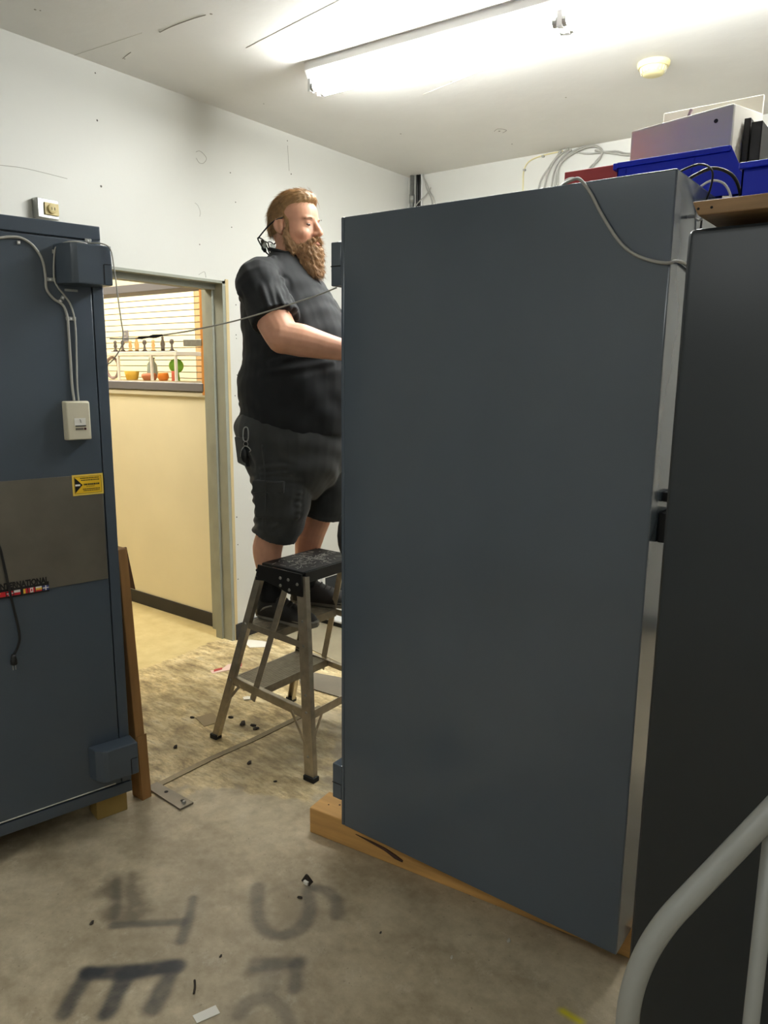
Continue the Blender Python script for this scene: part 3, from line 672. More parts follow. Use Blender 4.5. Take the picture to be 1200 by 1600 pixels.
# head: rings z, xc, yc, front, back, half width; turned a little towards the camera
HX = .055; HYAW = math.radians(-10)
def turn(v):
    c, q = math.cos(HYAW), math.sin(HYAW)
    return [(HX-.004+1.05*(p[0]-HX+.01)*c-p[1]*q, 1.05*(p[0]-HX+.01)*q+p[1]*c, p[2]) for p in v]
def turned(mb): mb.v = turn(mb.v); return mb
head = MB()
head.loft([(2.095,HX+.005,0,.055,.045,.046),(2.115,HX+.012,0,.072,.06,.054),(2.14,HX+.010,0,.080,.078,.064),(2.165,HX+.005,0,.086,.090,.070),(2.20,HX,0,.091,.097,.0745),(2.225,HX,0,.088,.101,.0760),(2.25,HX,0,.093,.103,.0770),(2.275,HX-.002,0,.094,.103,.0775),(2.30,HX-.004,0,.088,.096,.073),(2.33,HX-.006,0,.068,.076,.058),(2.35,HX-.008,0,.04,.046,.035),(2.357,HX-.008,0,.015,.015,.012)], 32, 5)
head.ellip((HX+.070,0,2.249),(.025,.056,.012)); head.ellip((HX+.044,-.032,2.190),(.041,.036,.034)); head.ellip((HX+.044,.032,2.190),(.041,.036,.034))
head.tube([(HX+.084,0,2.246),(HX+.096,0,2.220),(HX+.111,0,2.197)], [.0095,.0115,.0125], 12, 4); head.ellip((HX+.109,0,2.193),(.0155,.0145,.012))
for s in (-1,1): head.ellip((HX+.095,s*.0135,2.188),(.014,.0095,.0085))
head.ellip((HX+.086,0,2.160),(.015,.025,.0065)); head.ellip((HX+.085,0,2.150),(.014,.022,.006))
for s in (-1,1):
    rot = Matrix.Rotation(s*.35, 3, 'Z') @ Matrix.Rotation(-.18, 3, 'Y')
    head.tube([(HX-.012,s*.078,2.190),(HX-.026,s*.086,2.198),(HX-.036,s*.091,2.218),(HX-.031,s*.091,2.238),(HX-.016,s*.086,2.240),(HX-.008,s*.080,2.228)], [.008,.0075,.007,.007,.0065,.006], 10, 4)
    head.ellip((HX-.020,s*.082,2.214),(.017,.0085,.028), rot=rot)
    head.ellip((HX+.070,s*.031,2.232),(.0150,.0175,.0100))     # upper lids, eyes lowered
    head.ellip((HX+.067,s*.031,2.219),(.0140,.0165,.0070))
turned(head); body.add(head.v, head.f)
# neck and torso
body.loft([(1.99,.0,0,.08,.09,.13),(2.03,.012,0,.082,.078,.095),(2.07,.030,0,.075,.070,.072),(2.11,.040,0,.070,.068,.066),(2.17,.045,0,.06,.066,.06)], 24, 4)
body.loft([(1.38,.045,0,.20,.20,.20),(1.46,.045,0,.235,.23,.22),(1.58,.05,0,.235,.22,.22),(1.75,.058,0,.205,.20,.205),(1.9,.03,0,.175,.165,.205),(1.99,.01,0,.13,.13,.19),(2.03,.005,0,.09,.09,.12)], 28, 4)
# arms and hands
def hand(w, d, up, side):      # w wrist, d direction of the hand, up = back of hand normal, side: +1 thumb towards +lateral
    w, d, up = Vector(w), Vector(d).normalized(), Vector(up).normalized(); lat = d.cross(up).normalized()*side; up = lat.cross(d)*side; up.normalize()
    palm = w+d*.055
    R_ = Matrix((d, lat, up)).transposed()
    body.ellip(palm, (.058,.044,.019), rot=R_); body.ellip(w+d*.02, (.035,.030,.022), rot=R_)
    for k, (off, L_) in enumerate(((.032,.072),(.011,.082),(-.011,.077),(-.031,.060))):
        b = w+d*.098+lat*off; p1 = b+d*L_*.45-up*.008; p2 = p1+d*L_*.3-up*L_*.28; p3 = p2+d*L_*.08-up*L_*.3
        body.tube([b-d*.02, b, p1, p2, p3], [.011,.0105,.0095,.0088,.0072], 10, 3); body.ellip(p3,(.0072,)*3,8,6)
    b = w+d*.03+lat*.034; body.tube([b-lat*.012, b+lat*.012+d*.02, b+lat*.026+d*.045-up*.012, b+lat*.026+d*.068-up*.026], [.014,.0135,.0115,.009], 10, 3)
    body.ellip(b+lat*.026+d*.068-up*.026,(.009,)*3,8,6)
for (S_, E_, W_, side) in ((SHR,ELR,WRR,1),(SHL,ELL,WRL,-1)):
    S_, E_, W_ = Vector(S_), Vector(E_), Vector(W_)
    limb(body, [S_, S_.lerp(E_,.5)+Vector((-.008,0,.0)), E_], [.078,.073,.064])
    limb(body, [E_, E_.lerp(W_,.28)+Vector((0,0,.002)), E_.lerp(W_,.6), W_], [.062,.062,.050,.034])
    hand(W_, (W_-E_), (0,-.35*side,1), side)
# legs
NL = [(.02,-.115,1.30),(.025,-.120,1.12),(.0,-.120,1.0),(-.035,-.120,.90),(-.028,-.118,.80),(-.012,-.116,.68),(-.010,-.116,.64)]
FL_ = [(.03,.12,1.30),(.10,.135,1.14),(.10,.135,1.02),(.055,.132,.90),(.04,.130,.80),(.030,.128,.68),(.030,.128,.64)]
for L_ in (NL, FL_): limb(body, L_, [.115,.088,.062,.064,.053,.040,.042], 20, 5)
# feet (inside the shoes)
body.tube([(-.03,-.118,.625),(.03,-.128,.628),(.10,-.146,.612)],[.036,.036,.026],12,3); body.tube([(.0,.128,.625),(.07,.13,.628),(.13,.132,.612)],[.036,.036,.026],12,3)
BODY = remesh(body, 'body', M_skin, mn, .0042, 3, .5)
# eyes
for s in (-1,1):
    turned(MB().ellip((HX+.0735,s*.031,2.2245),(.0112,.0125,.0070),14,10)).build('eye', mat('eye_white', rgb(128,108,98), .5), BODY, smooth=True)
    turned(MB().ellip((HX+.0838,s*.032,2.2230),(.0022,.0046,.0040),10,8)).build('iris', mat('iris_blue', rgb(34,36,38), .4), BODY, smooth=True)
    turned(MB().tube([(HX+.084,s*.012,2.2440),(HX+.0885,s*.030,2.2500),(HX+.072,s*.052,2.2450)], [.002,.0040,.0018], 8, 4)).build('eyebrow', mat('brow_hair', rgb(158,116,80), .7), BODY, smooth=True)

# ---- T-shirt
sh = MB()
sh.loft([(1.392,.055,0,.235,.225,.228),(1.43,.05,0,.25,.235,.238),(1.50,.048,0,.262,.236,.242),(1.59,.05,0,.262,.240,.245),(1.66,.055,0,.255,.232,.24),(1.75,.06,0,.235,.222,.235),(1.86,.042,0,.215,.207,.232),(1.95,.022,0,.188,.187,.228),(2.01,.008,0,.160,.165,.222),(2.045,.0,0,.135,.145,.205),(2.075,.008,0,.112,.118,.165),(2.10,.022,0,.094,.09,.115),(2.12,.032,0,.083,.078,.088)], 36, 5)
SLV = .078
for (S_, E_, ex) in ((SHR,ELR,.66),(SHL,ELL,.66)):
    S_, E_ = Vector(S_), Vector(E_); Q = S_.lerp(E_, ex)
    inn = Vector((0,-S_.y*.5,.02))
    sh.tube([S_+inn, S_, S_.lerp(E_,.35), Q, Q+(Q-S_).normalized()*.012], [.095,.094,.093,.094,.095], 24, 5)
def folds(co, nr, lines):
    d = np.zeros(len(co))
    for pts, w_, h_ in lines:
        P = catmull([Vector(p) for p in pts], 4) if len(pts) > 2 else [Vector(p) for p in pts]
        best = np.full(len(co), 9.)
        for k, (a, b) in enumerate(zip(P[:-1], P[1:])):
            a, b = np.array(a), np.array(b); ab = b-a; t = np.clip(((co-a)@ab)/(ab@ab+1e-12), 0, 1); dist = np.linalg.norm(co-a-t[:,None]*ab, axis=1)
            best = np.minimum(best, dist)
        d += h_*(np.exp(-(best/w_)**2)-.55*np.exp(-((best-2.0*w_)/w_)**2))
    return co+nr*d[:,None]
def shirt_post(co, nr):
    x, y, z = co[:,0], co[:,1], co[:,2]
    d = .0025*np.sin((z*.9+x*.6)*31+3*np.sin(y*9+x*5))+.0015*np.sin(z*70+5*np.sin(x*17)+y*23)
    co = co+nr*d[:,None]
    L_ = [([(-.02,-.19,2.06),(.05,-.30,1.97),(.11,-.37,1.88)],.009,.008),([(.02,-.18,2.05),(.09,-.27,1.97),(.15,-.33,1.89)],.008,.008),([(.05,-.17,2.03),(.12,-.24,1.96),(.16,-.29,1.88)],.008,.007),
          ([(-.06,-.26,1.97),(-.03,-.34,1.90),(.02,-.38,1.85)],.009,.006),([(-.07,-.24,1.93),(-.05,-.30,1.87),(-.01,-.36,1.81)],.009,.006),
          ([(.10,-.20,2.0),(.15,-.22,1.93),(.16,-.22,1.84)],.010,.008),([(.05,-.25,1.72),(.16,-.22,1.755),(.25,-.14,1.78)],.010,.007),([(.05,-.25,1.68),(.17,-.22,1.71),(.27,-.12,1.735)],.011,.006),([(.0,-.25,1.64),(.15,-.23,1.66),(.27,-.13,1.69)],.012,.005),
          ([(-.17,-.10,1.80),(-.12,-.20,1.77),(-.03,-.25,1.78)],.010,.007),([(-.18,-.10,1.75),(-.12,-.20,1.72),(-.02,-.25,1.73)],.011,.008),([(-.18,-.08,1.70),(-.13,-.19,1.66),(-.04,-.25,1.65)],.012,.008),([(-.19,-.06,1.52),(-.14,-.18,1.49),(-.04,-.25,1.50)],.010,.006),([(-.19,-.06,1.47),(-.13,-.18,1.445),(-.02,-.25,1.46)],.009,.006),
          ([(-.10,-.12,2.08),(-.12,-.18,2.02),(-.12,-.22,1.93)],.012,.006),([(.02,-.13,2.10),(.05,-.19,2.04)],.008,.005),([(.10,.05,2.08),(.16,.0,2.0)],.01,.004)]
    return folds(co, nr, L_)
SHIRT = remesh(sh, 't_shirt', M_shirt, mn, .006, 3, .5, shirt_post); SHIRT['label'] = 'plain black short-sleeved T-shirt'
MB().tube([(.032+.083*math.cos(a)*(1 if math.cos(a)>0 else .95), .089*math.sin(a), 2.118-.022*math.cos(a)) for a in np.linspace(0,2*math.pi,28,endpoint=False)], .0075, 8, 1, closed=True).build('collar', M_shirt, SHIRT, smooth=True)
# ---- shorts
so = MB()
so.loft([(1.10,.03,0,.10,.10,.20),(1.16,.04,0,.16,.15,.235),(1.24,.04,0,.215,.19,.248),(1.32,.04,0,.235,.222,.25),(1.40,.038,0,.238,.246,.248),(1.45,.04,0,.235,.24,.236),(1.50,.045,0,.215,.205,.21)], 36, 5)
so.tube([(.045,-.118,1.30),(.045,-.128,1.17),(.036,-.130,1.07),(.012,-.128,.985),(.004,-.127,.958)], [.13,.127,.116,.099,.098], 26, 5)
so.tube([(.06,.12,1.30),(.12,.135,1.18),(.135,.138,1.09),(.125,.138,1.03),(.12,.138,1.005)], [.13,.122,.108,.100,.100], 26, 5)
def short_post(co, nr):
    x, y, z = co[:,0], co[:,1], co[:,2]
    d = .002*np.sin(x*45+z*30+2*np.sin(y*20))+.002*np.sin(z*60+4*np.sin(y*12)+x*22)
    co = co+nr*d[:,None]; L_ = []
    for k in range(9):      # drag lines across the front of the thigh
        zz = 1.27-.026*k; L_.append(([(.0,-.25+.004*k,zz-.01),(.09,-.24+.006*k,zz+.004),(.150,-.19,zz-.004)], .008, .0028 if k % 2 else .0042))
    for k in range(6):      # crumples behind the thigh
        zz = 1.20-.04*k; L_.append(([(-.10,-.10,zz+.01),(-.085,-.17,zz-.012),(-.03,-.235,zz+.012)], .011, .0042))
    L_ += [([(.03,-.25,1.0),(.09,-.2,1.06),(.13,-.14,1.10)],.008,.006),([(-.19,-.08,1.36),(-.14,-.17,1.30),(-.06,-.23,1.27)],.012,.008),([(.17,.06,1.25),(.2,.12,1.16),(.2,.18,1.08)],.011,.007)]
    return folds(co, nr, L_)
SHORTS = remesh(so, 'shorts', M_shorts, mn, .006, 3, .5, short_post); SHORTS['label'] = 'knee-length dark grey cargo shorts'
# cargo pocket, side seam and belt loop patches
MB().tube([(.02,-.262,1.36),(.03,-.266,1.25),(.03,-.259,1.12),(.012,-.2265,1.0),(.006,-.2245,.965)], .0025, 6, 5).build('side_seam', M_shorts, SHORTS, smooth=True)
MB().hexa([(-.02,-.262,1.06),(.095,-.235,1.06),(.095,-.215,1.06),(-.02,-.225,1.06),(-.02,-.272,1.20),(.10,-.245,1.20),(.10,-.22,1.20),(-.02,-.23,1.20)]).build('cargo_pocket', M_shorts, SHORTS, bevel=.008)
MB().hexa([(-.024,-.274,1.165),(.103,-.247,1.165),(.103,-.22,1.165),(-.024,-.23,1.165),(-.024,-.276,1.215),(.104,-.249,1.215),(.104,-.22,1.215),(-.024,-.23,1.215)]).build('pocket_flap', M_shorts, SHORTS, bevel=.006)
MB().hexa([(-.14,-.175,1.27),(-.07,-.228,1.26),(-.06,-.205,1.26),(-.12,-.16,1.27),(-.15,-.178,1.38),(-.08,-.236,1.38),(-.07,-.21,1.38),(-.13,-.16,1.38)]).build('back_pocket', M_shorts, SHORTS, bevel=.006)
# ---- socks and shoes
def shoe(heel, yaw, lab):
    c, s_ = math.cos(yaw), math.sin(yaw)
    def T(p): return (heel[0]+p[0]*c-p[1]*s_, heel[1]+p[0]*s_+p[1]*c, FOOTZ+p[2])
    def ring(z, k=1., top=False):
        pts = [(0,0),(.004,.022),(.03,.036),(.09,.038),(.15,.042),(.21,.049),(.26,.045),(.295,.026),(.305,0),(.297,-.026),(.262,-.044),(.21,-.046),(.15,-.038),(.09,-.035),(.03,-.034),(.004,-.022)]
        return [( .15+(x-.15)*k, y*k, z) for x, y in pts]
    def stack(rings):
        mb = MB(); n = len(rings[0])
        mb.v = [T(p) for r in rings for p in r]
        for i in range(len(rings)-1):
            for k in range(n): mb.f.append((i*n+k, i*n+(k+1)%n, (i+1)*n+(k+1)%n, (i+1)*n+k))
        mb.f += [tuple(range(n-1,-1,-1)), tuple((len(rings)-1)*n+k for k in range(n))]; return mb
    up = MB()
    up.v = []
    # upper: cross sections along the foot
    secs = [(.0,.028,.095),(.018,.040,.112),(.055,.044,.120),(.09,.043,.118),(.13,.044,.104),(.17,.047,.088),(.21,.050,.076),(.25,.048,.066),(.285,.036,.052),(.302,.018,.036)]
    n = 14; V_ = []
    for x, hw_, ht in secs:
        for k in range(n):
            a = math.pi*k/(n-1); V_.append(T((x, -hw_*math.cos(a)*(1-.12*math.sin(a)), .018+(ht-.018)*max(0,math.sin(a))**.75)))
    f_ = [(i*n+k, i*n+k+1, (i+1)*n+k+1, (i+1)*n+k) for i in range(len(secs)-1) for k in range(n-1)]
    f_ += [(i*n, (i+1)*n, (i+1)*n+n-1, i*n+n-1) for i in range(len(secs)-1)] + [tuple(range(n)), tuple(reversed(range((len(secs)-1)*n, len(secs)*n)))]
    sh_ = thing('shoe', lab, 'shoe', (0,0,0)); sh_.parent = mn
    for kk in ('label','category'): del sh_[kk]
    u = MB().add(V_, f_).build('upper', M_shoe, None, smooth=True, fix=True); 
    sl_ = stack([ring(.0,.97), ring(.004,1.05), ring(.026,1.06), ring(.030,1.0)]).build('sole', M_sole, None, smooth=False)
    cuff = MB().tube([T((.068,0,.085)),T((.068,0,.125)),T((.066,0,.165)),T((.064,0,.19))], [.054,.052,.050,.050], 18, 3).build('sock', M_sock, None, smooth=True)
    lace = MB()
    for k in range(4):
        x = .115+k*.024; h_ = np.interp(x,[a[0] for a in secs],[a[2] for a in secs])
        lace.tube([T((x,-.024,h_-.012)),T((x+.004,0,h_+.003)),T((x,.024,h_-.012))], .003, 6, 3)
    lc = lace.build('laces', mat('dark_lace', rgb(60,56,50), .8), None, smooth=True)
    st = MB().tube([T((.03,-.036,.03)),T((.06,-.040,.055)),T((.10,-.038,.07))], .004, 6, 4).build('side_stripe', M_sole, None, smooth=True)
    bpy.data.objects.remove(sh_)
    u.name = 'shoe'; u.parent = mn
    for q in (sl_, lc, st): q.parent = u
    cuff.parent = mn
    return u
shoe((-.085,-.106), math.radians(-14), 'near shoe'); shoe((-.03,.128), math.radians(2), 'far shoe')
# ---- hair and beard: shell plus strands
def strands(name, m, parent, roots, dirs, length, width, droop=0, curl=.15, seg=4):
    V_ = []; F_ = []
    for p, d in zip(roots, dirs):
        d = Vector(d).normalized(); L_ = length*random.uniform(.6,1.25); sd = d.cross(Vector((random.gauss(0,1),random.gauss(0,1),random.gauss(0,1)))).normalized()
        q = Vector(p); b = len(V_); dd = d.copy()
        for k in range(seg+1):
            w_ = width*(1-.85*k/seg); V_ += [q-sd*w_, q+sd*w_]
            dd = (dd+Vector((random.gauss(0,curl),random.gauss(0,curl),random.gauss(0,curl)-droop))).normalized(); q = q+dd*L_/seg
        for k in range(seg): F_.append((b+2*k, b+2*k+1, b+2*k+3, b+2*k+2))
    o = MB().add(V_, F_).build(name, m, parent); o['kind'] = 'stuff'; return o
hs = MB()
hs.loft([(2.195,HX-.052,0,.030,.056,.062),(2.225,HX-.040,0,.034,.076,.0750),(2.25,HX-.026,0,.038,.088,.0805),(2.28,HX-.014,0,.052,.100,.0815),(2.305,HX-.006,0,.080,.097,.0775),(2.325,HX-.002,0,.090,.086,.069),(2.345,HX+.002,0,.078,.070,.056),(2.36,HX+.004,0,.048,.044,.036),(2.367,HX+.004,0,.018,.018,.014)], 30, 4)
for s in (-1,1): hs.tube([(HX-.012,s*.0690,2.265),(HX+.006,s*.0695,2.24),(HX+.010,s*.0690,2.215),(HX+.008,s*.069,2.19)], [.014,.010,.0095,.010], 10, 4)
turned(hs)
def hair_post(co, nr):
    d = .0012*np.sin(co[:,1]*330+co[:,2]*60+3*np.sin(co[:,0]*50))
    return co+nr*d[:,None]
HAIR = remesh(hs, 'hair', M_hair, mn, .004, 3, .5, hair_post)
def shell_points(o, n, cond=None):
    me = o.data; N = len(me.vertices); co = np.empty(N*3); me.vertices.foreach_get('co', co); co = co.reshape(-1,3); nr = np.empty(N*3); me.vertices.foreach_get('normal', nr); nr = nr.reshape(-1,3)
    idx = np.arange(N) if cond is None else np.nonzero(cond(co))[0]
    k = rng.choice(idx, min(n, len(idx)), replace=False); return co[k], nr[k]
def comb(n, flow, lift):
    n = Vector(n); f = Vector(flow); f = f-n*f.dot(n); f = f.normalized() if f.length > 1e-4 else Vector((0,0,-1)); return f+n*lift
P_, N_ = shell_points(HAIR, 4200, lambda c: c[:,2] > 2.19)
strands('hair_strands', M_hair, HAIR, P_, [comb(n, (-1,0,-.55) if p[2] > 2.26 else (-.35,0,-1), .10) for p, n in zip(P_, N_)], .034, .0007, .02, .06)
bs_ = MB()
bs_.loft([(2.024,HX+.074,0,.036,.034,.034),(2.032,HX+.072,0,.047,.048,.043),(2.05,HX+.064,0,.057,.056,.049),(2.075,HX+.052,0,.066,.062,.055),(2.10,HX+.046,0,.073,.066,.061),(2.13,HX+.036,0,.079,.066,.066),(2.148,HX+.030,0,.072,.060,.067)], 28, 4)
for s in (-1,1):
    bs_.tube([(HX+.002,s*.0745,2.215),(HX+.003,s*.073,2.185),(HX+.015,s*.067,2.15),(HX+.035,s*.057,2.11)], [.007,.012,.018,.022], 12, 4)
    bs_.tube([(HX+.102,s*.004,2.174),(HX+.096,s*.022,2.166),(HX+.080,s*.040,2.146),(HX+.06,s*.046,2.12)], [.008,.0095,.013,.018], 12, 4)
turned(bs_)
def beard_post(co, nr):
    d = .0022*np.sin(co[:,1]*170+co[:,2]*120+4*np.sin(co[:,0]*80))+.0015*np.sin(co[:,2]*300+co[:,0]*190)
    return co+nr*d[:,None]
BEARD = remesh(bs_, 'beard', M_beard, mn, .004, 1, .4, beard_post)
turned(MB().ellip((HX+.0975,0,2.1515),(.0085,.018,.0052))).build('lower_lip', mat('lip', rgb(184,124,106), .45), BODY, smooth=True)
P_, N_ = shell_points(BEARD, 6000)
strands('beard_strands', M_beard, BEARD, P_, [comb(n, (.35,0,-1), .35) for n in N_], .020, .0006, .01, .28)
# ================================================================== THINGS THE MAN WEARS
MNM = Matrix.Translation((1.065,2.355,-.025)) @ Matrix.Rotation(math.radians(20), 4, 'Z') @ Matrix.Scale(1.015, 4)
def on_man(name, label, cat, p):
    q = MNM @ Vector(p); t = thing(name, label, cat, q, math.radians(20)); return t
eg = on_man('eyeglasses', 'black-framed eyeglasses hanging behind the bearded man\'s neck', 'eyeglasses', (HX-.10,0,2.17))
for s in (-1,1):
    MB().tube([(.088,s*.086,.078),(.06,s*.090,.070),(.02,s*.086,.045),(-.028,s*.076,.004)], .0032, 8, 4).build('temple_arm', M_black, eg, smooth=True)
    MB().tube([(-.030,s*.074,.006),(-.028,s*.020,.004),(-.006,s*.012,-.048),(.004,s*.040,-.056),(-.004,s*.072,-.040)], .003, 8, 4, closed=True).build('lens_rim', M_black, eg, smooth=True)
    MB().prism([(s*.022,.0),(s*.070,.0),(s*.064,-.036),(s*.040,-.046),(s*.020,-.040)], -.019, -.017, 'x').build('lens', mat('green_lens', rgb(70,96,84), .1, trans=.3), eg)
MB().tube([(-.028,-.018,.002),(-.030,0,.004),(-.028,.018,.002)], .003, 8, 3).build('bridge', M_black, eg, smooth=True)
kr = on_man('key_ring', 'carabiner with black car key clipped to the man\'s shorts', 'keys', (-.062,-.232,1.425))
MB().tube([(0,-.006,0),(.010,-.010,-.006),(.013,-.012,-.03),(.010,-.012,-.052),(.0,-.012,-.058),(-.010,-.012,-.052),(-.012,-.010,-.03),(-.009,-.008,-.006)], .0028, 8, 3, closed=True).build('carabiner', M_galv, kr, smooth=True)
MB().tube([(.010*math.cos(a),-.012,-.068+.010*math.sin(a)) for a in np.linspace(0,2*math.pi,14,endpoint=False)], .0014, 6, 1, closed=True).build('split_ring', M_galv, kr, smooth=True)
MB().tube([(.0,-.014,-.076),(.014,-.018,-.080),(.024,-.018,-.092),(.018,-.018,-.10)], .0022, 6, 3).build('key', M_galv, kr, smooth=True)
MB().tube([(-.004,-.014,-.076),(-.016,-.018,-.092),(-.022,-.018,-.12)], .0024, 6, 3).build('key', M_galv, kr, smooth=True)
MB().ellip((-.004,-.020,-.115),(.016,.008,.030),14,10).build('key_fob', M_black, kr, smooth=True)

# ================================================================== WIRES BETWEEN THE SAFES
sw = thing('strung_wire', 'thin grey wire strung in front of the man between two safes', 'wire', (1.097,1.498,1.75))
WP = [(1.097,1.498,1.75),(1.173,1.528,1.75),(1.218,1.545,1.754),(1.252,1.558,1.756),(1.274,1.567,1.76),(1.363,1.601,1.772),(1.428,1.626,1.784),(1.513,1.659,1.801),(1.596,1.692,1.822),(1.678,1.723,1.845),(1.738,1.746,1.863),(1.80,1.770,1.882),(1.848,1.788,1.90)]
off = lambda P, o: [(p[0]-o[0],p[1]-o[1],p[2]-o[2]) for p in P]
MB().tube(off(WP,WP[0]), .0024, 7, 3).build('wire', M_greyc, sw, smooth=True)
MB().tube(off([(1.195,1.536,1.7515),(1.21,1.542,1.753),(1.225,1.548,1.7545),(1.236,1.552,1.7555),(1.25,1.557,1.757),(1.262,1.562,1.758),(1.285,1.570,1.7612)],WP[0]), [.0025,.0052,.0035,.003,.0062,.0058,.0025], 8, 4).build('tape_splice', M_black, sw, smooth=True)
cb = thing('draped_cable', 'grey cable draped over the top corner of the central safe', 'cable', (2.572,1.79,2.105))
o_ = (2.572,1.79,2.105)
MB().tube(off([(2.50,1.93,2.108),(2.545,1.83,2.108),(2.585,1.796,2.109),(2.606,1.790,2.106),(2.633,1.790,2.074),(2.665,1.790,2.021),(2.708,1.790,1.96),(2.748,1.790,1.925),(2.793,1.790,1.906),(2.829,1.790,1.899),(2.836,1.815,1.906),(2.837,1.883,1.908),(2.837,1.95,1.90)],o_), .0038, 8, 4).build('cable', M_greyc, cb, smooth=True)
MB().tube(off([(2.49,1.90,2.107),(2.53,1.86,2.113),(2.56,1.82,2.116),(2.585,1.800,2.112)],o_), .0042, 8, 4).build('tape_splice', mat('white_tape', rgb(206,202,192), .7), cb, smooth=True)
MB().tube(off([(2.47,1.97,2.106),(2.50,1.90,2.112),(2.53,1.86,2.118),(2.56,1.83,2.114)],o_), .0026, 7, 4).build('bare_end', M_blackc, cb, smooth=True)
tag(MB().tube([(0,0,0),(.045,.03,.022),(.06,.09,.02),(.055,.115,-.01),(.040,.125,-.06),(.036,.125,-.13),(.036,.12,-.30)], .0025, 8, 4).build('black_cord', M_blackc, None, smooth=True, origin=None), 'thin black cord dropping down the back of the central safe', 'cord').location = (2.800,1.86,2.106)
bpy.data.objects['black_cord'].data.transform(Matrix.Translation((0,.01,0)))
tag(MB().tube([(0,0,0),(.05,.03,.028),(.085,.08,.02),(.098,.12,-.01),(.10,.13,-.05),(.10,.13,-.16)], .004, 8, 4).build('black_cord', M_blackc, None, smooth=True), 'thicker black cord arching off the back corner of the central safe', 'cord').location = (2.80,1.96,2.109)
tag(MB().tube([(0,0,0),(.03,.01,.02),(.06,.02,.012),(.078,.025,-.02),(.082,.028,-.06)], .003, 8, 4).build('white_cord', M_white, None, smooth=True), 'short white cord looping below the large blue bin', 'cord').location = (2.80,2.06,2.107)
eb = thing('eye_bolt', 'small metal eye bolt on the back of the central safe near the board', 'eye bolt', (2.83,1.90,2.015))
MB().lathe([(.004,0),(.004,.02)], (0,0,0), 10, 'x').build('shank', M_galv, eb); MB().tube([(.028+.010*math.cos(a),.0,.010*math.sin(a)) for a in np.linspace(0,2*math.pi,14,endpoint=False)], .0026, 7, 1, closed=True).build('ring', M_galv, eb, smooth=True)

# ================================================================== THINGS ON THE CENTRAL SAFE AND BOARD
TZ = 2.1025
rbx = thing('red_box', 'flat red box lying on top of the central safe', 'box', (2.385,2.20,TZ))
MB().box(0,.165,0,.235,0,.10).build('body', M_red, rbx, bevel=.003); MB().box(-.003,.168,-.003,.238,.095,.133).build('lid', M_red, rbx, bevel=.003)
def hopper_bin(loc, L_, w_, h_, rz, label, front=.34):
    t = thing('storage_bin', label, 'storage bin', loc, rz, 'blue hopper bins on the safes')
    k = .003
    side = [(0,0),(L_,0),(L_,h_*.30),(L_-h_*front,h_),(0,h_)]
    for y in (0, w_-k):
        s_ = MB().prism(side, y, y+k, 'y').build('side_wall', M_blue, t)
        yy = y-.003 if y == 0 else y+k
        MB().box(L_*.06,L_*.075,yy,yy+.003,h_*.1,h_*.86).build('rib', M_blue, s_); 
        MB().hexa([(L_*.55,yy,0),(L_*.565,yy,0),(L_*.565,yy+.003,0),(L_*.55,yy+.003,0),(L_*.60,yy,h_*.86),(L_*.615,yy,h_*.86),(L_*.615,yy+.003,h_*.86),(L_*.60,yy+.003,h_*.86)]).build('rib', M_blue, s_)
        MB().box(L_*.06,L_*.56,yy,yy+.003,h_*.30,h_*.33).build('rib', M_blue, s_)
        MB().box(0,L_-h_*front,yy-.004 if y == 0 else yy,yy+.003 if y == 0 else yy+.007,h_*.88,h_).build('rim', M_blue, s_, bevel=.002)
    MB().box(0,L_,0,w_,0,k).build('bottom', M_blue, t); MB().box(0,k,0,w_,0,h_).build('back_wall', M_blue, t)
    MB().box(-.012,0,-.004,w_+.004,h_*.86,h_).build('hanger_lip', M_blue, t, bevel=.002)
    MB().hexa([(L_-k,0,0),(L_,0,0),(L_,w_,0),(L_-k,w_,0),(L_-k,0,h_*.3),(L_,0,h_*.3),(L_,w_,h_*.3),(L_-k,w_,h_*.3)]).build('front_lip', M_blue, t)
    MB().box(L_,L_+.004,w_*.15,w_*.85,h_*.04,h_*.26).build('card_slot', M_blue, t)
    return t
hopper_bin((2.560,2.15,TZ), .334, .19, .122, 0, 'large blue plastic hopper bin on the central safe')
b2 = hopper_bin((3.125,1.62,1.9655), .24, .12, .082, math.radians(90), 'small blue plastic hopper bin standing on the shelf board')
ct = tag(MB().box(0,.014,0,.002,0,.03).build('price_card', M_paper, None), 'small white card leaning beside the small blue bin', 'card'); ct.location = (2.975,1.62,1.9652); ct.rotation_euler = (-.2,0,.5)
rb2 = thing('red_carton', 'small red carton at the right edge behind the small blue bin', 'carton', (3.15,1.60,1.9655))
MB().box(0,.12,0,.10,0,.115).build('body', mat('pink_red', rgb(206,70,90), .6), rb2, bevel=.003); MB().box(.01,.11,-.001,.101,.114,.117).build('flap', MATS['pink_red'], rb2)
cs = thing('equipment_case', 'beige metal equipment case with slanted lid on the central safe', 'equipment case', (2.482,2.45,TZ))
MB().hexa([(0,0,0),(.297,0,0),(.297,.012,0),(0,.012,0),(0,0,.290),(.297,0,.316),(.297,.012,.316),(0,.012,.290)]).build('front_panel', M_beige, cs, bevel=.006)
MB().hexa([(.285,.012,0),(.297,.012,0),(.297,.36,0),(.285,.36,0),(.285,.012,.314),(.297,.012,.316),(.297,.36,.38),(.285,.36,.38)]).build('side_panel', mat('pale_panel', rgb(222,216,204), .5), cs, bevel=.003)
MB().hexa([(0,.012,0),(.012,.012,0),(.012,.36,0),(0,.36,0),(0,.012,.288),(.012,.012,.288),(.012,.36,.35),(0,.36,.35)]).build('side_panel', MATS['pale_panel'], cs)
MB().box(-.02,.297,.36,.372,0,.437).build('back_panel', MATS['pale_panel'], cs, bevel=.003)
MB().box(.012,.285,.012,.36,0,.01).build('base', M_beige, cs)
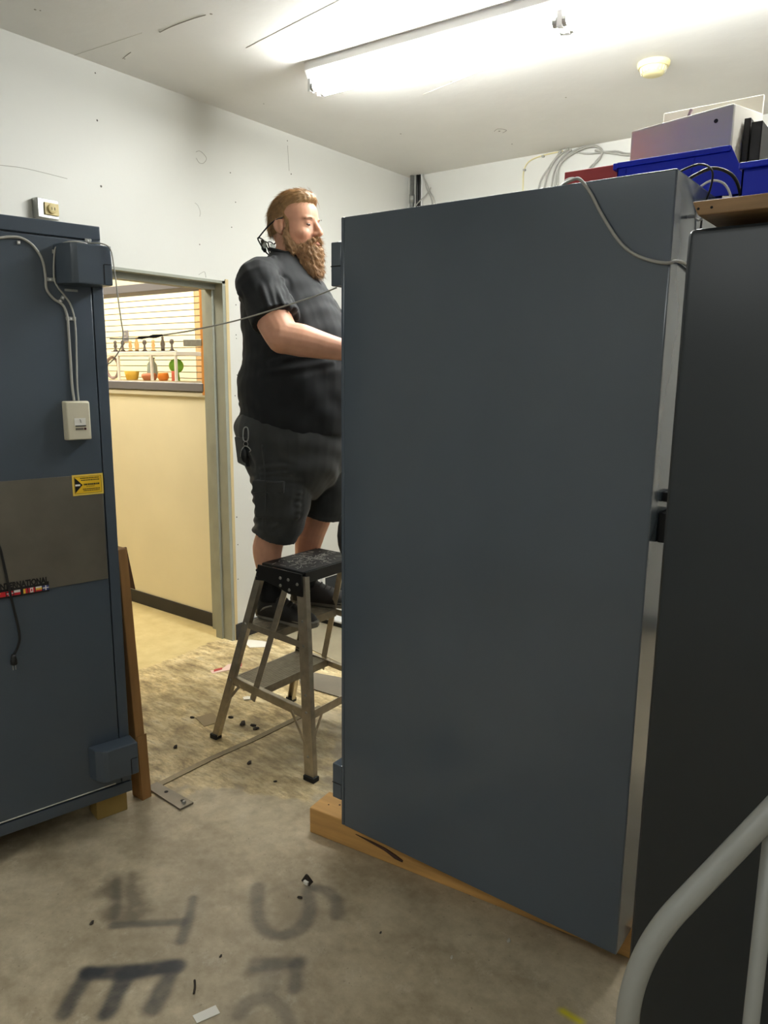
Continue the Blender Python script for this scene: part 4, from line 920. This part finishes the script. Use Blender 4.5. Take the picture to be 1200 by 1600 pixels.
MB().lathe([(.006,-.0008),(.006,.001)], (.25,0,.275), 12, 'y').build('screw_hole', M_gap, cs)
MB().bar((.04,.352,.33),(.075,.352,.43),.008,.008).build('strap', mat('mauve_strap', rgb(120,100,110), .6), cs)
for k,(x,y,hh,lab) in enumerate(((2.784,2.56,.30,'slim black binder against the beige equipment case'),(2.806,2.555,.285,'thick black binder at the right of the slim one'))):
    bd_ = thing('binder', lab, 'binder', (x,y,TZ), 0, 'black binders on the central safe')
    th = .018 if k == 0 else .03
    MB().box(0,.003,0,.22,0,hh).build('cover', M_black, bd_, bevel=.001); MB().box(th-.003,th,0,.22,0,hh).build('cover', M_black, bd_, bevel=.001)
    MB().box(0,th,0,.003,0,hh).build('spine', M_black, bd_, bevel=.001); MB().box(.003,th-.003,.003,.21,.004,hh-.006).build('pages', M_rubber, bd_)

# ================================================================== CABLES AND CONDUIT ON THE BACK WALL
cd = thing('conduit', 'silver conduit pipe running down the far ceiling corner', 'conduit', (.05,YB-.022,0))
MB().lathe([(.016,.2),(.016,H)], (0,0,0), 16).build('pipe', M_galv, cd, smooth=True); MB().lathe([(.02,2.86),(.02,2.92)], (0,0,0), 16).build('coupling', M_galv, cd, smooth=True)
for (x,r,m_,lab) in ((.092,.010,M_blackc,'thick black cable beside the corner conduit'),(.112,.007,M_blackc,'thin black cable beside the corner conduit'),(.128,.005,M_white,'white cable right of the black corner cables')):
    tag(MB().tube([(x,YB-.014,.2),(x,YB-.014,1.8),(x+.004,YB-.014,2.6),(x,YB-.014,H)], r, 8, 4).build('wall_cable', m_, None, smooth=True), lab, 'cable', 'cables in the far corner')
for (P,lab) in (([(.14,YB-.01,H),(.17,YB-.01,2.95),(.23,YB-.01,2.80),(.26,YB-.01,2.3)],'grey cable curving away from the far corner'),([(.135,YB-.012,H),(.20,YB-.014,2.93),(.255,YB-.012,2.80),(.30,YB-.012,2.3)],'grey cable curving widest from the far corner'),([(.06,YB-.03,2.80),(.12,YB-.045,2.85),(.18,YB-.03,2.90),(.21,YB-.014,2.95)],'short grey cable crossing the corner cables')):
    tag(MB().tube(P, .004, 7, 5).build('wall_cable', M_greyc, None, smooth=True), lab, 'cable', 'cables in the far corner')
yb_ = YB-.008
for k,(P,lab) in enumerate((([(.939,2.6),(.939,2.861),(.939,2.956),(.973,3.012),(1.062,3.035),(1.211,3.042)],'pale cable stapled alone on the back wall under the ceiling'),
  ([(1.04,2.6),(1.059,2.853),(1.121,2.954),(1.163,3.002),(1.203,3.045)],'leftmost grey cable of the bundle on the back wall'),
  ([(1.08,2.6),(1.10,2.848),(1.139,2.952),(1.18,3.007),(1.255,3.046)],'second grey cable of the bundle on the back wall'),
  ([(1.13,2.6),(1.145,2.85),(1.166,2.948),(1.207,3.0),(1.269,3.042)],'third grey cable of the bundle on the back wall'),
  ([(1.17,2.6),(1.172,2.847),(1.185,2.93),(1.233,2.999),(1.332,3.043),(1.424,3.04),(1.468,3.001),(1.455,2.951),(1.391,2.906),(1.36,2.8)],'grey cable making the outer loop on the back wall'),
  ([(1.195,2.6),(1.189,2.844),(1.192,2.944),(1.258,3.003),(1.374,3.036),(1.45,3.024),(1.477,2.985),(1.431,2.933),(1.39,2.85)],'grey cable making the inner loop on the back wall'),
  ([(1.278,3.03),(1.385,2.999),(1.549,2.989),(1.65,2.959),(1.9,2.95),(2.6,2.93),(4.9,2.92)],'upper grey cable running right along the back wall'),
  ([(1.426,3.011),(1.55,2.974),(1.67,2.945),(2.0,2.90),(2.7,2.89),(4.9,2.88)],'lower grey cable running right along the back wall'))):
    tag(MB().tube([(x,yb_-.006*(k%3),z) for x,z in P], .0055 if k else .004, 7, 5).build('wall_cable', M_greyc if k else M_yellowed, None, smooth=True), lab, 'cable', 'cables on the back wall')
for (x,z,lab) in ((.945,2.965,'cable staple on the pale wall cable'),(1.19,3.035,'cable staple at the left top of the cable bundle'),(1.262,3.034,'cable staple at the right top of the cable bundle'),(1.075,3.03,'cable staple near the ceiling on the pale cable')):
    tag(MB().box(-.008,.008,-.012,.008,-.006,.006).build('cable_staple', M_greyc, None, bevel=.002), lab, 'cable staple', 'staples on the back wall').location = (x,YB-.008,z)

# ================================================================== WALL FITTINGS
ol = thing('wall_outlet', 'metal wall outlet box with yellowed socket above the left safe', 'outlet', (0,1.915,2.35))
MB().box(0,.045,-.05,.05,-.042,.042).build('box', M_galv, ol, bevel=.003); MB().box(.045,.048,-.048,.048,-.040,.040).build('cover_plate', M_galv, ol, bevel=.002)
MB().box(.048,.056,-.02,.046,-.026,.026).build('socket_face', mat('old_ivory', rgb(198,180,124), .5), ol, bevel=.002)
MB().lathe([(.021,.056),(.020,.066),(.012,.068)], (0,.012,0), 20, 'x').build('socket_ring', MATS['old_ivory'], ol)
for dy in (-.007,.007): MB().box(.068,.0685,.012+dy-.0015,.012+dy+.0015,-.006,.006).build('slot', M_gap, ol)
vt = thing('floor_vent', 'white framed black vent low on the left wall behind the ladder', 'vent', (0,3.90,.14))
MB().box(0,.02,-.13,-.10,-.1,.12).build('frame_bar', M_white, vt); MB().box(0,.02,.10,.13,-.1,.12).build('frame_bar', M_white, vt); MB().box(0,.02,-.10,.10,.08,.12).build('frame_bar', M_white, vt); MB().box(0,.02,-.10,.10,-.1,-.08).build('frame_bar', M_white, vt)
MB().box(0.012,.016,-.10,.10,-.08,.08).build('grille', mat('dark_vent', rgb(36,40,44), .6), vt)
M_mark = mat('wall_scuff', rgb(150,145,134), .8); M_hole = mat('screw_hole_dark', rgb(92,88,80), .8)
for (y,z,r) in ((2.222,3.006,.004),(2.218,2.80,.005),(2.219,2.508,.006),(3.039,2.734,.004),(3.072,2.584,.004),(3.038,2.444,.004),(3.499,3.007,.004),(3.528,2.825,.005),(2.804,2.32,.004),(3.04,1.132,.004),(3.045,1.115,.003),(3.017,.772,.005),(3.02,.60,.004),(3.014,.383,.004),(3.03,1.50,.004),(3.05,1.62,.004),(3.05,1.85,.004),(3.052,1.83,.003),(3.055,2.02,.004),(3.8,2.6,.005),(3.9,2.3,.004)):
    MB().lathe([(r,-.0002),(r*.6,.0012)], (0,y,z), 8, 'x').build('screw_hole', M_hole, WALL_L)
for P in ([(2.80,2.79),(2.83,2.80),(2.87,2.775),(2.85,2.745),(2.82,2.74),(2.80,2.76)],[(2.78,2.53),(2.80,2.52),(2.815,2.49),(2.81,2.465)],[(1.737,2.502),(1.85,2.512),(2.045,2.508)],[(3.50,2.98),(3.505,2.90),(3.51,2.84)],[(2.79,2.16),(2.83,2.18),(2.84,2.15)]):
    MB().tube([(.0004,y,z) for y,z in P], .0011, 5, 4).build('hairline_crack', M_mark, WALL_L)
for (x,y,r) in ((.281,1.784,.006),(.29,1.80,.004),(.153,2.278,.004),(.519,2.199,.005),(.823,2.218,.007),(1.215,2.588,.004),(1.26,2.59,.004),(1.345,2.591,.004),(.25,3.062,.004),(1.565,3.307,.007),(1.056,4.194,.008),(1.0,4.463,.006),(.55,3.9,.006),(1.229,3.38,.006),(1.6,3.9,.005)):
    MB().lathe([(r*.5,H-.0015),(r,H+.0002)], (x,y,0), 8).build('nail_pop', M_mark, CEIL)
for P in ([(.15,2.27),(.19,2.26),(.24,2.25)],[(.52,2.20),(.6,2.195),(.72,2.20),(.80,2.21)],[(1.03,4.18),(1.07,4.15),(1.10,4.20),(1.06,4.23)]):
    MB().tube([(x,y,H-.0006) for x,y in P], .0016, 5, 4).build('hairline_crack', M_mark, CEIL)

# ================================================================== FLOOR THINGS
fs = thing('floor_strip', 'narrow metal transition strip lying along the edge of the old flooring', 'metal strip', (1.02,2.05,0))
SP = [(1.006,1.67),(1.010,1.93),(1.030,2.16),(1.043,2.6)]
for (a,b) in zip(SP[:-1],SP[1:]):
    MB().bar((a[0]-1.02,a[1]-2.05,.002),(b[0]-1.02,b[1]-2.05,.002),.030,.004).build('strip_length', mat('dull_strip', rgb(128,116,92), .5, metal=.4, noise=(20,.25,4)), fs)
pl = thing('metal_plate', 'flat steel bar with bolt holes on the floor by the left safe', 'metal bar', (1.10,1.64,0))
MB().hexa([(-.11,.028,0),(-.11,-.022,0),(.118,-.036,0),(.122,.024,0),(-.11,.028,.008),(-.11,-.022,.008),(.118,-.036,.008),(.122,.024,.008)]).build('bar', mat('grey_steel', rgb(118,112,102), .5, metal=.6, noise=(14,.2,4)), pl, fix=True)
for x in (-.02,.08): MB().lathe([(.008,.0082),(.008,.009)], (x,.005,0), 12).build('bolt_hole', M_gap, pl)
MB().lathe([(.008,.008),(.007,.016),(.003,.018)], (.098,-.002,0), 8).build('bolt', M_galv, pl)
def flat(name, poly, z, th, m, label, cat, loc):
    o = MB().prism([(x-loc[0],y-loc[1]) for x,y in poly], 0, th).build(name, m, None, fix=True); o.location = (loc[0],loc[1],z); return tag(o, label, cat)
flat('paper_scrap', [(1.992,1.038),(2.014,1.096),(2.042,1.087),(2.019,1.03)], .001, .002, M_paper, 'small white rectangular card lying at the bottom of the floor', 'paper', (2.015,1.06))
flat('paper_scrap', [(.065,3.026),(.14,3.06),(.21,3.08),(.235,3.0),(.17,2.94),(.10,2.97)], .001, .002, M_paper, 'crumpled white paper near the black baseboard behind the ladder', 'paper', (.14,3.02))
rp = flat('paper_scrap', [(.26,2.56),(.30,2.54),(.33,2.62),(.36,2.70),(.31,2.74),(.27,2.68),(.29,2.62)], .001, .002, mat('red_white_print', rgb(226,196,186), .7), 'torn red and white packaging scrap on the old flooring', 'paper', (.30,2.64))
MB().prism([(-.035,-.06),(-.01,-.08),(.0,-.03),(-.02,-.01)],.002,.003).build('red_print', M_red, rp); MB().prism([(.03,.05),(.05,.07),(.02,.10),(.0,.08)],.002,.003).build('red_print', M_red, rp)
flat('paper_scrap', [(.665,2.43),(.69,2.415),(.715,2.44),(.70,2.46),(.675,2.455)], .001, .006, M_paper, 'tiny white paper curl under the ladder rail', 'paper', (.69,2.44))
flat('floor_tile_piece', [(.65,2.138),(.673,2.226),(.775,2.19),(.755,2.105)], .001, .002, mat('grey_tile_piece', rgb(146,128,98), .7), 'grey-brown tile fragment beside the near ladder foot', 'tile piece', (.71,2.16))
flat('floor_tile_piece', [(.45,2.60),(.56,2.74),(.72,2.63),(.60,2.49)], .001, .002, MATS['grey_tile_piece'], 'grey-brown tile fragment below the ladder steps', 'tile piece', (.58,2.61))
flat('floor_mat', [(.20,3.20),(.95,3.05),(1.25,3.6),(.95,4.3),(.15,4.4)], .001, .004, mat('grey_mat', rgb(150,140,116), .8, noise=(6,.15,5)), 'grey floor sheet on the floor behind the ladder', 'mat', (.7,3.7))
flat('floor_mat', [(.62,2.86),(.80,2.72),(1.10,2.74),(1.30,2.80),(1.22,2.92),(.9,2.93)], .0045, .003, mat('dark_grey_mat', rgb(120,112,98), .8, noise=(6,.15,5)), 'curved grey offcut of sheet on the floor behind the ladder', 'mat', (.95,2.83))
tr = thing('tray', 'white tray on a black base on the floor by the far wall', 'tray', (.30,3.64,.005))
MB().box(-.13,.16,-.10,.10,0,.03).build('base', M_black, tr, bevel=.006); MB().box(-.13,.15,-.11,.09,.03,.05).build('tray_top', M_white, tr, bevel=.01)
M_deb = mat('dark_debris', rgb(52,44,36), .85, noise=(60,.3,3))
for k,(x,y,r,lab) in enumerate(((.881,2.234,.022,'dark debris clump beneath the ladder, largest of the cluster'),(.931,2.249,.016,'dark debris bit right of the largest clump under the ladder'),(.783,2.242,.014,'dark debris bit nearest the left ladder foot'),(.966,2.236,.016,'dark debris bit at the right of the cluster under the ladder'),(.81,1.90,.014,'dark debris bit alone on the old flooring'),(.638,2.128,.012,'dark debris bit beside the tile fragment'),(1.359,1.969,.008,'dark pebble on the concrete by the rear ladder leg'),(1.169,2.006,.014,'flat dark scrap on the concrete in front of the metal strip'),(1.908,1.53,.009,'dark pebble inside the painted letter S'),(1.487,1.067,.009,'dark pebble left of the painted letter E'),(2.423,1.617,.007,'pale pebble in front of the beam'),(2.523,1.774,.009,'pale crumb by the beam at the right'),(2.203,1.569,.005,'tiny dark crumb in front of the beam'),(1.895,1.217,.006,'tiny dark crumb between the painted letters'))):
    mb = MB(); mm = M_deb if 'pale' not in lab else mat('pale_crumb', rgb(190,184,170), .8)
    m3 = random.randint(3,5)
    mb.ellip((0,0,r*.3),(r,r*.6,r*.38),8,5,Matrix.Rotation(random.uniform(0,3),3,'Z'))
    mb.v = [(p[0]*(1+.35*math.sin(9*i)),p[1]*(1+.35*math.cos(7*i)),max(0,p[2])) for i,p in enumerate(mb.v)]
    tag(mb.build('debris', mm, None, smooth=False), lab, 'debris', 'debris on the floor').location = (x,y,.0005)
jk = thing('metal_scrap', 'small dark metal scrap with a white bit by the letter S', 'scrap', (1.874,1.603,0))
MB().hexa([(-.02,-.008,0),(.02,-.012,0),(.016,.012,0),(-.014,.012,0),(-.004,-.003,.028),(.003,-.004,.028),(.003,.003,.024),(-.004,.003,.026)]).build('shard', M_deb, jk); MB().box(-.004,.014,-.016,-.006,0,.012).build('white_bit', M_paper, jk, bevel=.002)
tag(MB().tube([(0,0,.003),(.02,-.015,.004),(.034,-.03,.003)], .003, 6, 4).build('bent_nail', M_deb, None, smooth=True), 'thin bent nail lying above the white card', 'nail').location = (1.905,1.115,0)

# ================================================================== SHOWROOM DISPLAY SEEN THROUGH THE WINDOW
dc = thing('display_shelf', 'white display shelf with glass front seen through the serving window', 'shelf', (-2.65,4.30,0))
MB().box(-.75,.66,-.14,.2,1.765,1.80).build('top_board', M_white, dc, bevel=.003)
MB().box(-.75,.66,-.16,.22,0,1.545).build('counter', M_cream, dc)
for x in (-.74,-.20,.30,.64): MB().box(x-.01,x+.01,-.14,-.12,1.545,1.765).build('upright', M_white, dc)
M_gold = mat('brass_figure', rgb(176,140,86), .45); M_dkfig = mat('dark_figure', rgb(70,62,54), .5)
prof = [[(.022,0),(.02,.01),(.01,.02),(.018,.045),(.012,.07),(.016,.085),(.008,.10)],[(.025,0),(.012,.015),(.008,.05),(.02,.07),(.016,.095),(.004,.10)],[(.018,0),(.018,.03),(.022,.06),(.01,.10),(.012,.12),(.004,.13)]]
for k,(dx,p,m_,lab) in enumerate(((-.46,0,M_dkfig,'dark figurine at the left end of the display shelf'),(-.34,1,M_dkfig,'dark slim figurine second on the display shelf'),(-.22,0,M_gold,'brass figurine third on the display shelf'),(-.12,2,M_gold,'taller brass figurine fourth on the display shelf'),(0.0,1,M_dkfig,'dark figurine in the middle of the display shelf'),(.13,0,M_gold,'squat brass figurine right of the shelf middle'),(.27,2,M_dkfig,'tall dark arch-like figurine on the display shelf'),(.40,1,M_dkfig,'dark figurine near the right end of the display shelf'))):
    t = thing('figurine', lab, 'figurine', (-2.65+dx,4.32,1.80), 0, 'figurines on the display shelf')
    MB().box(-.03,.03,-.03,.03,0,.012).build('plinth', M_dkfig, t); MB().lathe([(r,h+.012) for r,h in prof[p]], n=12).build('figure', m_, t, smooth=True)
def disp(name, mb, m, lab, cat, x, y=4.20, z=1.45):
    return tag(mb.build(name, m, None, smooth=True), lab, cat)
for (name,mb,m,lab,cat,x) in (
  ('hoop', MB().tube([(.095*math.cos(a),0,.108+.095*math.sin(a)) for a in np.linspace(0,2*math.pi,22,endpoint=False)], .013, 8, 1, closed=True), mat('pale_mauve', rgb(150,130,130), .5), 'mauve ring standing under the display shelf', 'ring', -2.98),
  ('basket', MB().lathe([(.05,0),(.06,.04),(.068,.08)], n=16), mat('straw_yellow', rgb(222,180,70), .7), 'straw yellow basket under the display shelf', 'basket', -2.68),
  ('clay_pot', MB().lathe([(.05,0),(.07,.03),(.07,.05),(.05,.065)], n=16), mat('clay', rgb(190,120,84), .7), 'wide clay pot under the display shelf', 'pot', -2.42),
  ('orange_pot', MB().lathe([(.035,0),(.05,.03),(.045,.065),(.04,.07)], n=16), mat('orange_glaze', rgb(222,130,40), .4), 'orange glazed pot under the display shelf', 'pot', -2.22),
  ('green_ball', MB().ellip((0,0,.13),(.065,.065,.065)).lathe([(.03,0),(.02,.1)], n=12), M_green, 'lime green ball ornament under the display shelf', 'ornament', -2.20),
  ('vase', MB().lathe([(.03,0),(.05,.06),(.045,.14),(.02,.18),(.03,.205)], n=16), mat('pale_blue_glass', rgb(190,214,226), .25), 'pale blue vase under the display shelf', 'vase', -2.55),
  ('red_candle', MB().lathe([(.02,0),(.02,.08),(.018,.085)], n=14), mat('coral', rgb(220,110,90), .5), 'coral candle at the right end under the display shelf', 'candle', -2.07)):
    o = disp(name, mb, m, lab, cat, x); o.location = (x, 4.19 if name not in ('green_ball','vase') else 4.32, 1.5465)
ws = thing('outlet_plate', 'small grey outlet plate on the slatted showroom wall', 'outlet', (-3.97,YS-.018,2.00))
MB().box(-.05,.05,-.008,0,-.06,.06).build('plate', M_greyrail, ws, bevel=.002)
for dz in (-.025,.025): MB().box(-.02,.02,-.010,-.008,dz-.014,dz+.014).build('socket', M_galv, ws)
for (x,z,h_,lab) in ((-2.66,1.70,.12,'white notice card on the tan slats above'),(-2.62,1.46,.16,'white notice card on the tan slats below')):
    tag(MB().box(-.04,.04,-.004,0,0,h_).build('notice_card', M_paper, None), lab, 'card').location = (x,YS-.018,z)

# ================================================================== FILL PANELS ADDED BEHIND THE CAMERA
lamp('ceiling_panel_lamp', (1.9,-.9,H), 1.2, .6, REAR_FILL, (.95,1,1,1), 'added unseen fill light panel behind the viewer on the left')  # added to brighten the near safe faces and foreground floor
lamp('ceiling_panel_lamp', (3.6,-.9,H), 1.2, .6, REAR_FILL, (.95,1,1,1), 'added unseen fill light panel behind the viewer on the right')
